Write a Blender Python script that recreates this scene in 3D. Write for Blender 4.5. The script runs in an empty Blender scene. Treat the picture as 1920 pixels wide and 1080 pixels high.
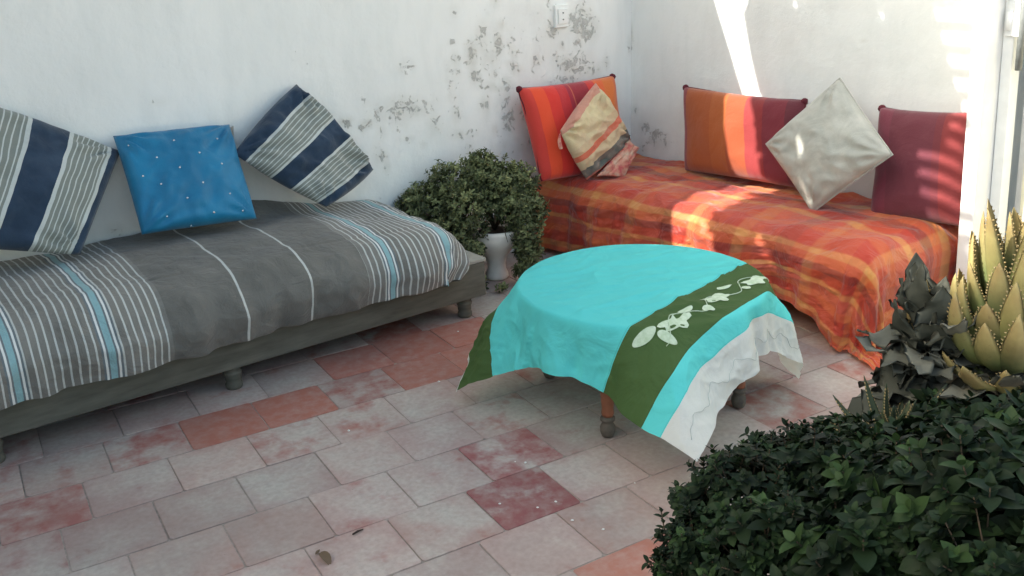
import bpy, bmesh, math, random
from math import sin, cos, pi, radians, exp, sqrt, atan2, hypot
from mathutils import Vector, Matrix, noise
random.seed(7)
sc = bpy.context.scene
# ------------------------------------------------------------------ camera
F_PX, CAM_H = 1780.0, 1.5
YAW, PIT, ROL = radians(30), radians(19.8), radians(-2.4)
fwd = Vector((sin(YAW)*cos(PIT), cos(YAW)*cos(PIT), -sin(PIT)))
rgt = Vector((cos(YAW), -sin(YAW), 0)); upv = rgt.cross(fwd)
R2 = cos(ROL)*rgt + sin(ROL)*upv; U2 = -sin(ROL)*rgt + cos(ROL)*upv
cam_d = bpy.data.cameras.new("camera"); cam = bpy.data.objects.new("camera", cam_d)
sc.collection.objects.link(cam); sc.camera = cam
cam_d.sensor_width = 36; cam_d.lens = 36*F_PX/1920; cam_d.clip_end = 500; cam_d.clip_start = .05
M = Matrix((R2, U2, -fwd)).transposed().to_4x4(); M.translation = (0, 0, CAM_H); cam.matrix_world = M
# ------------------------------------------------------------------ room frame: corner C, u along left wall, v along right wall
A0 = radians(6.7); CX, CY = 3.223, 4.190
uX, uY = cos(A0), sin(A0); vX, vY = sin(A0), -cos(A0)
def W(s, t, z=0.0): return Vector((CX - uX*s + vX*t, CY - uY*s + vY*t, z))
# ------------------------------------------------------------------ light
SQ = Vector((-1, .45, -1))                                    # sun travel in (s,t,z)
sd = Vector((-uX*SQ.x + vX*SQ.y, -uY*SQ.x + vY*SQ.y, SQ.z)).normalized()
sun_d = bpy.data.lights.new("sun", 'SUN'); sun = bpy.data.objects.new("sun", sun_d); sc.collection.objects.link(sun)
sun_d.energy = 3.7; sun_d.angle = radians(.5); sun_d.color = (1, .95, .87)
sun.rotation_euler = sd.to_track_quat('-Z', 'Y').to_euler(); sun.location = (0, 0, 6)
world = bpy.data.worlds.new("World"); sc.world = world; world.use_nodes = True
wn = world.node_tree; bgn = wn.nodes["Background"]; sky = wn.nodes.new("ShaderNodeTexSky")
sky.sky_type = 'NISHITA'; sky.sun_disc = False; sky.sun_elevation = math.asin(-sd.z)
sky.sun_rotation = atan2(-sd.x, -sd.y); sky.dust_density = 3.0; sky.air_density = 1.0
tint = wn.nodes.new("ShaderNodeMix"); tint.data_type = 'RGBA'; tint.blend_type = 'MULTIPLY'; tint.inputs['Factor'].default_value = 1
_ti = {i.identifier: i for i in tint.inputs}; wn.links.new(sky.outputs[0], _ti['A_Color']); _ti['B_Color'].default_value = (.985, .985, .85, 1)
wn.links.new([o for o in tint.outputs if o.identifier == 'Result_Color'][0], bgn.inputs[0]); bgn.inputs[1].default_value = .15
sc.view_settings.view_transform = 'Standard'; sc.view_settings.look = 'None'
sc.view_settings.exposure = 1.64; sc.view_settings.gamma = 1
# ------------------------------------------------------------------ helpers
def srgb(r, g, b):
    f = lambda c: (c/255/12.92) if c/255 <= .04045 else ((c/255+.055)/1.055)**2.4
    return (f(r), f(g), f(b), 1)
class NT:
    def __init__(s, name):
        s.m = bpy.data.materials.new(name); s.m.use_nodes = True; s.t = s.m.node_tree; s.n = s.t.nodes
        s.b = s.n["Principled BSDF"]; s.out = s.n["Material Output"]
    def add(s, typ, **kw):
        n = s.n.new(typ)
        for k, v in kw.items():
            if k.startswith('_'): n.inputs[int(k[1:])].default_value = v
            else: setattr(n, k, v)
        return n
    def l(s, a, b): s.t.links.new(a, b)
    def coord(s, k='Object'): return s.add("ShaderNodeTexCoord").outputs[k]
    def mapping(s, v, scale=(1,1,1), rot=(0,0,0), loc=(0,0,0)):
        m = s.add("ShaderNodeMapping"); s.l(v, m.inputs[0]); m.inputs[1].default_value = loc; m.inputs[2].default_value = rot; m.inputs[3].default_value = scale; return m.outputs[0]
    def noise(s, v, scale, detail=4, rough=.55, dist=0):
        n = s.add("ShaderNodeTexNoise"); s.l(v, n.inputs['Vector']); n.inputs['Scale'].default_value = scale
        n.inputs['Detail'].default_value = detail; n.inputs['Roughness'].default_value = rough; n.inputs['Distortion'].default_value = dist; return n.outputs[0]
    def ramp(s, f, stops, interp='LINEAR'):
        r = s.add("ShaderNodeValToRGB"); r.color_ramp.interpolation = interp; e = r.color_ramp.elements
        while len(e) < len(stops): e.new(.5)
        for i, (p, c) in enumerate(stops):
            e[i].position = p; e[i].color = c if len(c) == 4 else (*c, 1)
        s.l(f, r.inputs[0]); return r.outputs[0]
    def mix(s, f, a, b, mode='MIX'):
        m = s.add("ShaderNodeMix", data_type='RGBA', blend_type=mode); ins = {i.identifier: i for i in m.inputs}
        for key, v in (('Factor_Float', f), ('A_Color', a), ('B_Color', b)):
            if hasattr(v, 'is_output'): s.l(v, ins[key])
            else: ins[key].default_value = v
        return [o for o in m.outputs if o.identifier == 'Result_Color'][0]
    def math(s, op, a, b=0.0, c=0.0):
        m = s.add("ShaderNodeMath", operation=op)
        for i, v in enumerate((a, b, c)):
            if hasattr(v, 'is_output'): s.l(v, m.inputs[i])
            else: m.inputs[i].default_value = v
        return m.outputs[0]
    def attr(s, name): return s.add("ShaderNodeAttribute", attribute_name=name)
    def col(s, c):
        if hasattr(c, 'is_output'): s.l(c, s.b.inputs['Base Color'])
        else: s.b.inputs['Base Color'].default_value = c
    def bump(s, h, strength=.3, dist=.01):
        b = s.add("ShaderNodeBump"); s.l(h, b.inputs['Height']); b.inputs['Strength'].default_value = strength; b.inputs['Distance'].default_value = dist
        s.l(b.outputs[0], s.b.inputs['Normal']); return b
    def rough(s, r):
        if hasattr(r, 'is_output'): s.l(r, s.b.inputs['Roughness'])
        else: s.b.inputs['Roughness'].default_value = r
    def spec(s, v): s.b.inputs['Specular IOR Level'].default_value = v
    def translucent(s, amount, color):
        t = s.add("ShaderNodeBsdfTranslucent"); mx = s.add("ShaderNodeMixShader"); mx.inputs[0].default_value = amount
        if hasattr(color, 'is_output'): s.l(color, t.inputs[0])
        else: t.inputs[0].default_value = color
        s.l(s.b.outputs[0], mx.inputs[1]); s.l(t.outputs[0], mx.inputs[2]); s.l(mx.outputs[0], s.out.inputs[0])
BLK = (0,0,0,1); WHT = (1,1,1,1)
def mesh_obj(name, verts, faces, mat, parent=None, origin=None, smooth=True, uvs=None, fcol=None, vattr=None, mats=None, fmat=None):
    vs = [Vector(v) for v in verts]
    if origin is None:
        xs = [v.x for v in vs]; ys = [v.y for v in vs]; zs = [v.z for v in vs]
        origin = Vector(((min(xs)+max(xs))/2, (min(ys)+max(ys))/2, min(zs)))
    origin = Vector(origin)
    me = bpy.data.meshes.new(name); me.from_pydata([v-origin for v in vs], [], faces)
    for m in (mats or [mat]): me.materials.append(m)
    if fmat: me.polygons.foreach_set("material_index", fmat)
    if uvs:
        ul = me.uv_layers.new(name="UVMap")
        for lp in me.loops: ul.data[lp.index].uv = uvs[lp.vertex_index]
    if fcol:
        ca = me.color_attributes.new("tcol", 'FLOAT_COLOR', 'CORNER')
        for p, c in zip(me.polygons, fcol):
            for li in p.loop_indices: ca.data[li].color = (*c, 1) if len(c) == 3 else c
    if vattr:
        for k, vals in vattr.items():
            a = me.attributes.new(k, 'FLOAT', 'POINT'); a.data.foreach_set("value", vals)
    if smooth: me.polygons.foreach_set("use_smooth", [True]*len(me.polygons))
    me.update()
    o = bpy.data.objects.new(name, me); sc.collection.objects.link(o)
    if parent is not None:
        o.parent = parent; o.location = origin - world_loc(parent)
    else: o.location = origin
    return o
def world_loc(o):
    l = Vector(o.location)
    while o.parent: o = o.parent; l += o.location
    return l
def empty(name, loc, label, cat, group=None):
    o = bpy.data.objects.new(name, None); sc.collection.objects.link(o); o.location = loc; o.empty_display_size = .1
    o['label'] = label; o['category'] = cat
    if group: o['group'] = group
    return o
def tag(o, label, cat, group=None):
    o['label'] = label; o['category'] = cat
    if group: o['group'] = group
    return o
def struct(o): o['kind'] = 'structure'; return o
class MB:
    def __init__(s): s.v = []; s.f = []
    def box(s, c0, ax, ay, az, bev=0):
        """corner c0 and three edge vectors; chamfered vertical+top edges through bmesh later if bev"""
        c0 = Vector(c0); b = len(s.v)
        for k in (0, 1):
            for j in (0, 1):
                for i in (0, 1): s.v.append(c0 + i*Vector(ax) + j*Vector(ay) + k*Vector(az))
        s.f += [tuple(b+i for i in f) for f in ((0,2,3,1),(4,5,7,6),(0,1,5,4),(2,6,7,3),(0,4,6,2),(1,3,7,5))]
    def tube(s, pts, rad, n=8, cap=True):
        b = len(s.v); m = len(pts); pts = [Vector(p) for p in pts]
        for i, p in enumerate(pts):
            d = (pts[min(i+1, m-1)] - pts[max(i-1, 0)]).normalized()
            a = d.cross(Vector((0,0,1)));  a = d.cross(Vector((1,0,0))) if a.length < .1 else a
            a.normalize(); c = d.cross(a); r = rad[i] if hasattr(rad, '__len__') else rad
            for k in range(n): s.v.append(p + r*(cos(2*pi*k/n)*a + sin(2*pi*k/n)*c))
        for i in range(m-1):
            for k in range(n): s.f.append((b+i*n+k, b+i*n+(k+1) % n, b+(i+1)*n+(k+1) % n, b+(i+1)*n+k))
        if cap: s.f.append(tuple(b+k for k in range(n))[::-1]); s.f.append(tuple(b+(m-1)*n+k for k in range(n)))
    def lathe(s, base, prof, n=24, ax=None, cap=True):
        b = len(s.v); base = Vector(base); m = len(prof)
        for r, z in prof:
            for k in range(n): s.v.append(base + Vector((r*cos(2*pi*k/n), r*sin(2*pi*k/n), z)))
        for i in range(m-1):
            for k in range(n): s.f.append((b+i*n+k, b+i*n+(k+1) % n, b+(i+1)*n+(k+1) % n, b+(i+1)*n+k))
        if cap: s.f.append(tuple(b+k for k in range(n))[::-1]); s.f.append(tuple(b+(m-1)*n+k for k in range(n)))
    def obj(s, name, mat, parent=None, smooth=False, bev=0, **kw):
        o = mesh_obj(name, s.v, s.f, mat, parent, smooth=smooth, **kw)
        if bev:
            bm = bmesh.new(); bm.from_mesh(o.data); bmesh.ops.bevel(bm, geom=bm.edges[:]+bm.verts[:], offset=bev, segments=2, affect='EDGES', profile=.5)
            bm.to_mesh(o.data); bm.free()
        return o
def N(x, y=0., z=0., sc_=1., oct_=3):
    return noise.fractal(Vector((x*sc_, y*sc_, z*sc_)), 1.0, 2.0, oct_)
def ridge(x, y, z=0.):
    return 1 - abs(noise.noise(Vector((x, y, z))))*2
def grid_faces(nx, ny):
    return [(j*(nx+1)+i, j*(nx+1)+i+1, (j+1)*(nx+1)+i+1, (j+1)*(nx+1)+i) for j in range(ny) for i in range(nx)]
# ------------------------------------------------------------------ materials
def mat_simple(name, c, rough=.8, nscale=30, var=.25, bump=.2, bdist=.004, spec=.3):
    n = NT(name); v = n.coord(); f = n.noise(v, nscale, 6)
    d = tuple(x*(1-var) for x in c[:3])+(1,); e = tuple(min(1, x*(1+var)) for x in c[:3])+(1,)
    n.col(n.ramp(f, [(.3, d), (.7, e)])); n.rough(rough); n.bump(f, bump, bdist); n.spec(spec); return n.m
def mat_wall():
    n = NT("whitewash"); v = n.coord(); dec = n.attr("decay").outputs['Fac']
    big = n.noise(v, 1.3, 3); mid = n.noise(v, 7, 5); fine = n.noise(v, 42, 6, .65); streak = n.noise(n.mapping(v, (3, 3, .8)), 5, 4)
    base = n.ramp(big, [(.3, (.78, .795, .77, 1)), (.7, (.86, .87, .845, 1))])
    base = n.mix(n.math('MULTIPLY', n.ramp(streak, [(.45, BLK), (.75, WHT)]), .22), base, (.60, .63, .61, 1))
    # yellowish old coats round the decayed zones
    halo = n.math('MULTIPLY', n.ramp(dec, [(.12, BLK), (.6, WHT)]), n.ramp(mid, [(.35, BLK), (.6, WHT)]))
    base = n.mix(n.math('MULTIPLY', halo, .7), base, (.58, .575, .52, 1)); damp = n.math('MULTIPLY', n.attr('damp').outputs['Fac'], n.ramp(n.noise(v, 4, 6, .65), [(.3, (.25,)*3+(1,)), (.7, WHT)])); base = n.mix(damp, base, (.30, .31, .30, 1))
    s1 = n.math('ADD', n.math('MULTIPLY', fine, .45), n.math('MULTIPLY', n.noise(v, 20, 6, .68, 1.1), .75))
    s1 = n.math('ADD', s1, n.math('MULTIPLY', dec, .42))
    peel = n.ramp(s1, [(.80, BLK), (.85, WHT)])
    greyc = n.ramp(fine, [(.3, (.30, .305, .285, 1)), (.7, (.54, .54, .51, 1))])
    base = n.mix(n.math('MULTIPLY', peel, .85), base, greyc)
    n.col(base); n.rough(.9); n.spec(.2)
    h = n.math('ADD', n.math('MULTIPLY', fine, .25), n.math('MULTIPLY', mid, .8)); h = n.math('SUBTRACT', h, n.math('MULTIPLY', peel, .9))
    n.bump(h, .55, .012); return n.m
M_WALL = mat_wall()
def mat_tiles():
    n = NT("worn_terracotta"); v = n.coord(); tc = n.attr("tcol").outputs['Color']
    a = n.noise(v, 9, 6, .6); b = n.noise(v, 2.6, 4); c = n.noise(v, 60, 4)
    sep = n.add("ShaderNodeSeparateColor"); n.l(tc, sep.inputs[0])
    hue, wear, lig = sep.outputs[0], sep.outputs[1], sep.outputs[2]
    red = n.ramp(hue, [(0, srgb(166, 102, 84)), (.5, srgb(154, 90, 82)), (1, srgb(134, 72, 76))])
    chalk = n.ramp(c, [(.3, srgb(170, 165, 156)), (.7, srgb(190, 184, 174))])
    pink = n.mix(.36, chalk, red)
    chalk = n.mix(n.ramp(n.math('ADD', n.math('MULTIPLY', b, .7), n.math('MULTIPLY', a, .3)), [(.36, BLK), (.56, WHT)]), chalk, pink)
    eg = n.math('MULTIPLY', n.attr('edge').outputs['Fac'], n.ramp(n.noise(v, 5, 5, .65), [(.32, BLK), (.62, WHT)])); chalk = n.mix(n.math('MULTIPLY', eg, .42), chalk, n.mix(.5, chalk, red))
    m = n.math('ADD', n.math('MULTIPLY', a, 1.0), n.math('MULTIPLY', wear, 1.0)); m = n.math('ADD', m, n.math('MULTIPLY', b, .3))
    f = n.math('MULTIPLY', n.ramp(m, [(.80, BLK), (1.36, WHT)]), n.ramp(n.noise(v, 22, 5, .6), [(.25, (.45,)*3+(1,)), (.6, (.9,)*3+(1,))]))
    bc = n.mix(f, chalk, red)
    bc = n.mix(1.0, bc, n.ramp(lig, [(0, (.8, .8, .8, 1)), (1, (1.1, 1.1, 1.1, 1))]), 'MULTIPLY')
    d = n.noise(v, 1.1, 5, .6)
    bc = n.mix(n.ramp(d, [(.5, BLK), (.8, (.5, .5, .5, 1))]), bc, srgb(120, 112, 106))
    sp = n.ramp(n.noise(v, 140, 2), [(.72, BLK), (.76, WHT)]); bc = n.mix(n.math('MULTIPLY', sp, .35), bc, srgb(70, 62, 58))
    n.col(bc); n.rough(n.ramp(a, [(.3, (.6,)*3+(1,)), (.7, (.85,)*3+(1,))])); n.spec(.3)
    n.bump(n.math('ADD', a, n.math('MULTIPLY', c, .3)), .35, .004); return n.m
M_TILE = mat_tiles()
M_GROUT = mat_simple("grout", srgb(150, 140, 131), .95, 60, .25)
# ------------------------------------------------------------------ ground and tiled floor
g = MB(); g.box((-60, -60, -.3), (120, 0, 0), (0, 120, 0), (0, 0, .285)); o = g.obj("ground", mat_simple("dusty_ground", srgb(176, 160, 140), .95, 3, .2)); struct(o)
NROW = 0.24; TL = 0.25; CROW = 2.8977
row_off = {-2: .034, -1: .21, 0: .12, 1: .025, 2: .172, 3: .073, 4: .222}
special = {}   # (row, k) -> (hue, wear)
def tile_at(x, y):
    r = int(math.floor((CROW - y)/NROW)); k = int(math.floor((x-row_off.get(r, 0))/TL)); return r, k
tv, tf, tc, te_ = [], [], [], []
rng = random.Random(3)
for r in range(-8, 16):
    off = row_off.setdefault(r, rng.random()*TL)
RED = {(-1,1):(.0,.62),(-1,2):(.1,.55),(-2,4):(.1,.6),(-2,5):(.1,.6),(-1,3):(.1,.42),(-1,4):(.1,.62),(-1,5):(.1,.55),(0,4):(.2,.3),(-2,3):(.1,.4)}
SPOT = {'a': (0, 0)}
def at(x, y, z=0.):
    d = R2*(x-960)/F_PX + U2*(540-y)/F_PX + fwd; k = (z-CAM_H)/d.z; return Vector((d.x*k, d.y*k, z))
redtiles = {}
for (px, py, hue, wear) in ((440,790,.1,.60),(580,750,.1,.60),(690,680,.2,.55),(790,690,.15,.62),(770,655,.15,.55),(880,620,.1,.66),(860,665,.1,.6),(965,850,.8,.28),(990,930,.8,.40),(1200,1040,.0,.68),(700,635,.3,.35),(560,850,.5,.15),(250,850,.5,.22),(650,735,.5,.22),(1420,1040,.1,.6),(100,960,.6,.22),(1560,690,.4,.3),(1520,760,.3,.25)):
    p = at(px, py); redtiles[tile_at(p.x, p.y)] = (hue, wear)
for r in range(-8, 16):
    y1 = CROW - r*NROW; y0 = y1 - NROW
    off = row_off[r]; k0 = int((-2.2-off)/TL); k1 = int((4.6-off)/TL)
    jit = [rng.uniform(-.006, .006) for _ in range(k1-k0+2)]
    for k in range(k0, k1):
        x0 = off + k*TL + jit[k-k0]; x1 = off + (k+1)*TL + jit[k-k0+1]
        g_ = .0008 + rng.random()*.0012; cr = .018+rng.random()*.012; zt = rng.uniform(.0, .0014)
        hue, wear = redtiles.get((r, k), (rng.uniform(.3, .9), rng.choice([-.1, -.05, 0, .02, .05, .08, .14])))
        lg = rng.uniform(.25, 1)
        # octagonal-cornered cushion-edged tile
        def ring(ins, z, c):
            a0, a1, b0, b1 = x0+g_+ins, x1-g_-ins, y0+g_+ins, y1-g_-ins; c = c*.3
            return [(a0+c, b0, z), (a1-c, b0, z), (a1, b0+c, z), (a1, b1-c, z), (a1-c, b1, z), (a0+c, b1, z), (a0, b1-c, z), (a0, b0+c, z)]
        b = len(tv); tl1, tl2 = rng.uniform(-.004, .004), rng.uniform(-.004, .004)
        xm, ym = (x0+x1)/2, (y0+y1)/2
        for (ins, z) in ((0, -.012), (.0004, -.0006+zt), (.0022, .0003+zt), (.018, .0006+zt), (.060, .0007+zt)):
            te_ += [{0: 1, .0004: 1, .0022: 1, .018: .6, .060: 0}[ins]]*8
            tv += [(x, y, zz + (tl1*(x-xm)/.12 + tl2*(y-ym)/.12)*.3) for x, y, zz in ring(ins, z, cr)]
        for q in range(4):
            for i in range(8): tf.append((b+q*8+i, b+q*8+(i+1) % 8, b+(q+1)*8+(i+1) % 8, b+(q+1)*8+i)); tc.append((hue, wear, lg))
        tf.append(tuple(b+32+i for i in range(8))); tc.append((hue, wear, lg))
floor = mesh_obj("floor", tv, tf, M_TILE, fcol=tc, origin=(1, 2, 0), vattr={"edge": te_}); struct(floor)
for p in floor.data.polygons: p.use_smooth = False
g = MB(); g.box((-2.4, -1.0, -.1), (7.2, 0, 0), (0, 6.0, 0), (0, 0, .0982)); struct(g.obj("floor_bed", M_GROUT))
# ------------------------------------------------------------------ walls
WALLH = 2.49
def wall_patch(name, f, s0, s1, z1, thick_dir, blobs, label, step=.02):
    nx = int((s1-s0)/step); nz = int(z1/step); vs = []; dec = []; dmp = []
    for j in range(nz+1):
        for i in range(nx+1):
            s = s0+(s1-s0)*i/nx; z = z1*j/nz
            p = f(s, z) + thick_dir*(.006*N(s, z, 3, 1.7, 2) + .002*N(s, z, 9, 9, 2))
            d = 0
            for bs, bz, rs, rz, a in blobs: d = max(d, a*exp(-((s-bs)/rs)**2-((z-bz)/rz)**2))
            d = max(d, .34*exp(-(z/.45)**2)); vs.append(p); dec.append(d); dmp.append(.55*exp(-(z/.55)**2)*exp(-(max(0, s-.55)/.5)**2) + .12*exp(-(z/.6)**2))
    fc = grid_faces(nx, nz); b = len(vs)
    # back face + rim, so that the wall has thickness
    c4 = [0, nx, (nz+1)*(nx+1)-1, nz*(nx+1)]; back = [vs[i] - thick_dir*.22 for i in c4]
    vs += back; dec += [0]*4; dmp += [0]*4
    fc.append((b+3, b+2, b+1, b)); e = lambda idx, c, d: fc.append(tuple(idx)+(d, c))
    e(list(range(nx+1)), b, b+1); e([nz*(nx+1)+i for i in range(nx, -1, -1)], b+2, b+3)
    e([j*(nx+1) for j in range(nz, -1, -1)], b+3, b); e([j*(nx+1)+nx for j in range(nz+1)], b+1, b+2)
    return tag(mesh_obj(name, vs, fc, M_WALL, vattr={'decay': dec, 'damp': dmp}), label, 'wall')
nL = Vector((vX, vY, 0)); nR = Vector((-uX, -uY, 0))
def L_hit(x, y):
    d = R2*(x-960)/F_PX + U2*(540-y)/F_PX + fwd; o = Vector((0,0,CAM_H)); k = (W(0,0)-o).dot(nL)/d.dot(nL); p = o+d*k
    return (Vector((CX,CY,0))-p).dot(Vector((uX,uY,0))), p.z
def R_hit(x, y):
    d = R2*(x-960)/F_PX + U2*(540-y)/F_PX + fwd; o = Vector((0,0,CAM_H)); k = (W(0,0)-o).dot(nR)/d.dot(nR); p = o+d*k
    return (p-Vector((CX,CY,0))).dot(nL), p.z
LB = []
for x, y, rx, ry, a in ((884,100,16,30,.62),(905,75,18,50,.42),(885,120,14,10,.6),(1045,20,16,16,.45),(1088,42,26,46,.72),(1084,75,14,24,.6),(1110,55,20,30,.5),
        (1075,120,40,26,.62),(1100,130,34,20,.62),(1060,150,50,16,.5),(960,118,16,9,.45),(912,160,26,8,.58),(945,165,30,8,.5),(760,200,60,30,.5),(650,228,18,10,.72),(690,232,14,9,.7),(735,215,60,26,.48),(780,205,40,20,.5),(800,190,30,22,.45),
        (870,250,28,14,.58),(718,292,12,14,.55),(725,312,10,18,.45),(947,200,14,14,.5),(945,272,16,16,.52),(955,190,30,40,.42),(683,190,10,16,.4),(1054,85,7,10,.62),(216,432,18,14,.6),(1000,180,50,60,.34),(1180,85,5,24,.55),(930,300,50,40,.4),(1020,60,120,90,.26),(560,120,40,40,.22),(300,190,40,16,.25)):
    s, z = L_hit(x, y); s2, _ = L_hit(x-rx, y); _, z2 = L_hit(x, y-ry); LB.append((s, z, abs(s2-s), abs(z2-z), a*.97))
rgb = random.Random(17)
for k in range(70):
    x, y = rgb.gauss(960, 110), rgb.gauss(150, 90); s, z = L_hit(x, y); q = rgb.uniform(.015, .05); LB.append((s, z, q, q*rgb.uniform(.4, 2.2), rgb.uniform(.38, .6)))
for k in range(14):
    x, y = rgb.gauss(740, 60), rgb.gauss(240, 40); s, z = L_hit(x, y); q = rgb.uniform(.02, .05); LB.append((s, z, q, q*rgb.uniform(.4, 2), rgb.uniform(.36, .52)))
RB = []
for x, y, rx, ry, a in ((1210,240,14,14,.55),(1232,250,24,9,.6),(1228,265,24,22,.5),(1245,270,20,20,.45),(1200,290,20,30,.42),(1192,205,8,14,.4),(1620,77,10,5,.45),(1606,96,8,5,.4),(1184,70,4,40,.62),(1530,155,10,5,.35)):
    s, z = R_hit(x, y); s2, _ = R_hit(x+rx, y); _, z2 = R_hit(x, y-ry); RB.append((s, z, abs(s2-s), abs(z2-z), a))
wall_patch("patio_wall", lambda s, z: W(s, 0, z), -.02, 5.6, WALLH, nL, LB, "long white wall with peeling paint behind the grey daybed")
wall_patch("patio_wall", lambda t, z: W(0, t, z), -.02, 2.02, WALLH, nR, RB, "white wall behind the orange seat, streaked by sunlight")
# painted-over electrical box on the left wall
s, z = L_hit(1050, 30)
eb = empty("electrical_box", W(s, 0, z-.05), "small square electrical box painted over white, on the peeling wall", "wall box")
g = MB(); g.box(W(s+.042, -.01, z-.055), -W(.084,0)+W(0,0), nL*.026, (0,0,.11)); g.v = g.v; g.obj("box_body", M_WALL, eb, bev=.003)
g = MB(); g.box(W(s+.028, .016, z-.036), W(0,0)-W(.056,0), nL*.008, (0,0,.072)); g.obj("box_cover", M_WALL, eb, bev=.002)
M_DKGREY = mat_simple("grey_metal", srgb(120, 124, 122), .5, 40, .2, .1)
for dz in (.016, -.016):
    g = MB(); c = W(s, .024, z+dz); g.tube([c, c+nL*.004], .0035, 8); g.obj("screw", M_DKGREY, eb)
# ------------------------------------------------------------------ reed roof out of view, added to shade the patio in streaks
M_REED = mat_simple("reed", srgb(150, 128, 96), .8, 20, .3)
cn = empty("added_canopy", W(4.0, 0.0, 2.7), "unseen reed roof added to shade the patio and shape its sun streaks", "canopy")
ZC = 2.70; g = MB(); rg = random.Random(11)
def edge_t(s):
    if s < 2.15: return 1.0
    if s < 3.2: return .86
    return 1.45
s = 1.15; i = 0
T0 = [(1.15, -.1), (1.33, -.1), (1.36, .12), (1.50, .105), (1.56, .05), (1.75, .02), (1.9, .008), (2.0, .05), (2.15, .09), (2.6, .10), (2.9, .12), (3.3, .20), (3.55, .16), (3.75, .1), (4.0, .0), (9, -.1)]
while s < 4.6:
    for (p, q), (p2, q2) in zip(T0, T0[1:]):
        if p <= s <= p2: t0 = q+(q2-q)*(s-p)/(p2-p)
    if s > 2.2: t0 += .06*N(s*5, 1, 0) + rg.uniform(-.03, .03)
    te = edge_t(s) + rg.uniform(-.02, .02)
    segs = [(t0, te)]
    for (h0, h1, c, k_, hw) in ((3.0, 3.85, .36, .42, .030), (3.3, 3.8, .28, .30, .020), (2.35, 2.7, .45, -.1, .016), (1.44, 1.60, .73, .5, .016), (1.46, 1.52, .34, .5, .012)):
        if h0 < s < h1:
            cc = c + (s-h0)*k_ + rg.uniform(-.012, .012); hw2 = hw*rg.uniform(.0, 1.4); new = []
            for a, b in segs:
                if hw2 > .004 and a < cc-hw2 and b > cc+hw2: new += [(a, cc-hw2), (cc+hw2, b)]
                else: new.append((a, b))
            segs = new
    for a, b in segs: g.box(W(s+.013, a, ZC), W(0,0)-W(.026,0), W(0,b-a)-W(0,0), (0,0,.02))
    if s < 3.2 and i % 4 == 0: g.box(W(s+.007, te-.05, ZC-.004), W(0,0)-W(.040,0), W(0,.19+rg.random()*.05)-W(0,0), (0,0,.012))
    s += .0215; i += 1
g.obj("blocker_reeds", M_REED, cn)
M_BEAM = mat_simple("old_beam", srgb(110, 92, 72), .85, 15, .3)
for ss in (1.3, 3.9):
    g = MB(); g.box(W(ss+.03, -.1, ZC+.022), W(0,0)-W(.06,0), W(0, (1.4 if ss > 3 else .95))-W(0,0), (0,0,.09)); g.obj("beam", M_BEAM, cn)
# out of view, an added house wall further left: it keeps the sun off the patio floor
nh = empty("added_stepped_wall", W(9, -.1, 2.49), "unseen stepped white house front rising above the long wall", "blocker")
for k, (s0, s1, h) in enumerate(((4.72, 5.6, 4.9), (5.6, 7.2, 5.9), (7.2, 8.2, 6.9), (8.2, 8.62, 7.22), (8.62, 9.1, 7.5), (9.1, 15, 9.4))):
    g = MB(); g.box(W(s1, -.212, 2.493 if s1 < 5.61 else 0), W(0,0)-W(s1-s0-.004,0), nL*.2, (0,0,h-(2.493 if s1 < 5.61 else 0))); g.obj("wall", M_WALL, nh, vattr={'decay': [0.]*8})
g = MB(); g.box(W(5.45, .03, 0), W(0,0)-W(.2,0), nL*3.4, (0,0,2.3)); tag(g.obj("added_side_wall", mat_simple("old_sandstone_render", srgb(150, 142, 128), .9, 4, .2, .4, .01)), "unseen sand-coloured wall added on the left to darken the patio floor", "wall")  # added out of view: blocks the sky and darkens the left floor
# ------------------------------------------------------------------ grey daybed
M_PAINTWOOD = None
def mat_oldwood():
    n = NT("grey_painted_wood"); v = n.coord(); a = n.noise(n.mapping(v, (1, 1, 6)), 6, 6, .6); b = n.noise(v, 26, 5, .7)
    c = n.ramp(a, [(.3, srgb(80, 79, 70)), (.7, srgb(106, 104, 94))])
    sp = n.ramp(n.noise(v, 38, 3, .5), [(.70, BLK), (.74, WHT)]); sp = n.math('MULTIPLY', sp, n.ramp(n.noise(v, 2.2, 2), [(.55, BLK), (.62, WHT)]))
    c = n.mix(n.math('MULTIPLY', sp, .9), c, srgb(200, 202, 196)); n.col(c); n.rough(.72); n.spec(.3); n.bump(n.math('ADD', a, n.math('MULTIPLY', b, .4)), .35, .004); return n.m
M_OLDWOOD = mat_oldwood()
SL, SR, FT = 4.35, 1.488, .645      # left end, right end, front face
dayb = empty("daybed", W(2.9, .33, 0), "long low daybed with a grey painted wooden frame under a striped cover", "daybed")
ex = lambda s: W(0, 0) - W(s, 0)
g = MB(); g.box(W(SL, FT-.032, .095), ex(SL-SR), nL*.032, (0,0,.150)); g.obj("front_board", M_OLDWOOD, dayb, bev=.004)
g = MB(); g.box(W(SR+.030, .02, .097), ex(.030), nL*(FT-.054), (0,0,.146)); g.obj("end_board", M_OLDWOOD, dayb, bev=.003)
g = MB(); g.box(W(SR+.29, .02, .246), ex(.296), nL*(FT-.018), (0,0,.016)); g.obj("end_plank", mat_simple("pale_grey_paint", srgb(150, 148, 138), .75, 20, .15), dayb, bev=.003)
g = MB(); g.box(W(SL, .03, .20), ex(SL-SR-.035), nL*(FT-.065), (0,0,.035)); g.obj("slat_base", M_OLDWOOD, dayb)
LEGP = [(.030, 0), (.033, .008), (.033, .018), (.028, .026), (.031, .034), (.031, .05), (.036, .06), (.036, .066), (.030, .072), (.038, .084), (.038, .0965)]
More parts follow.
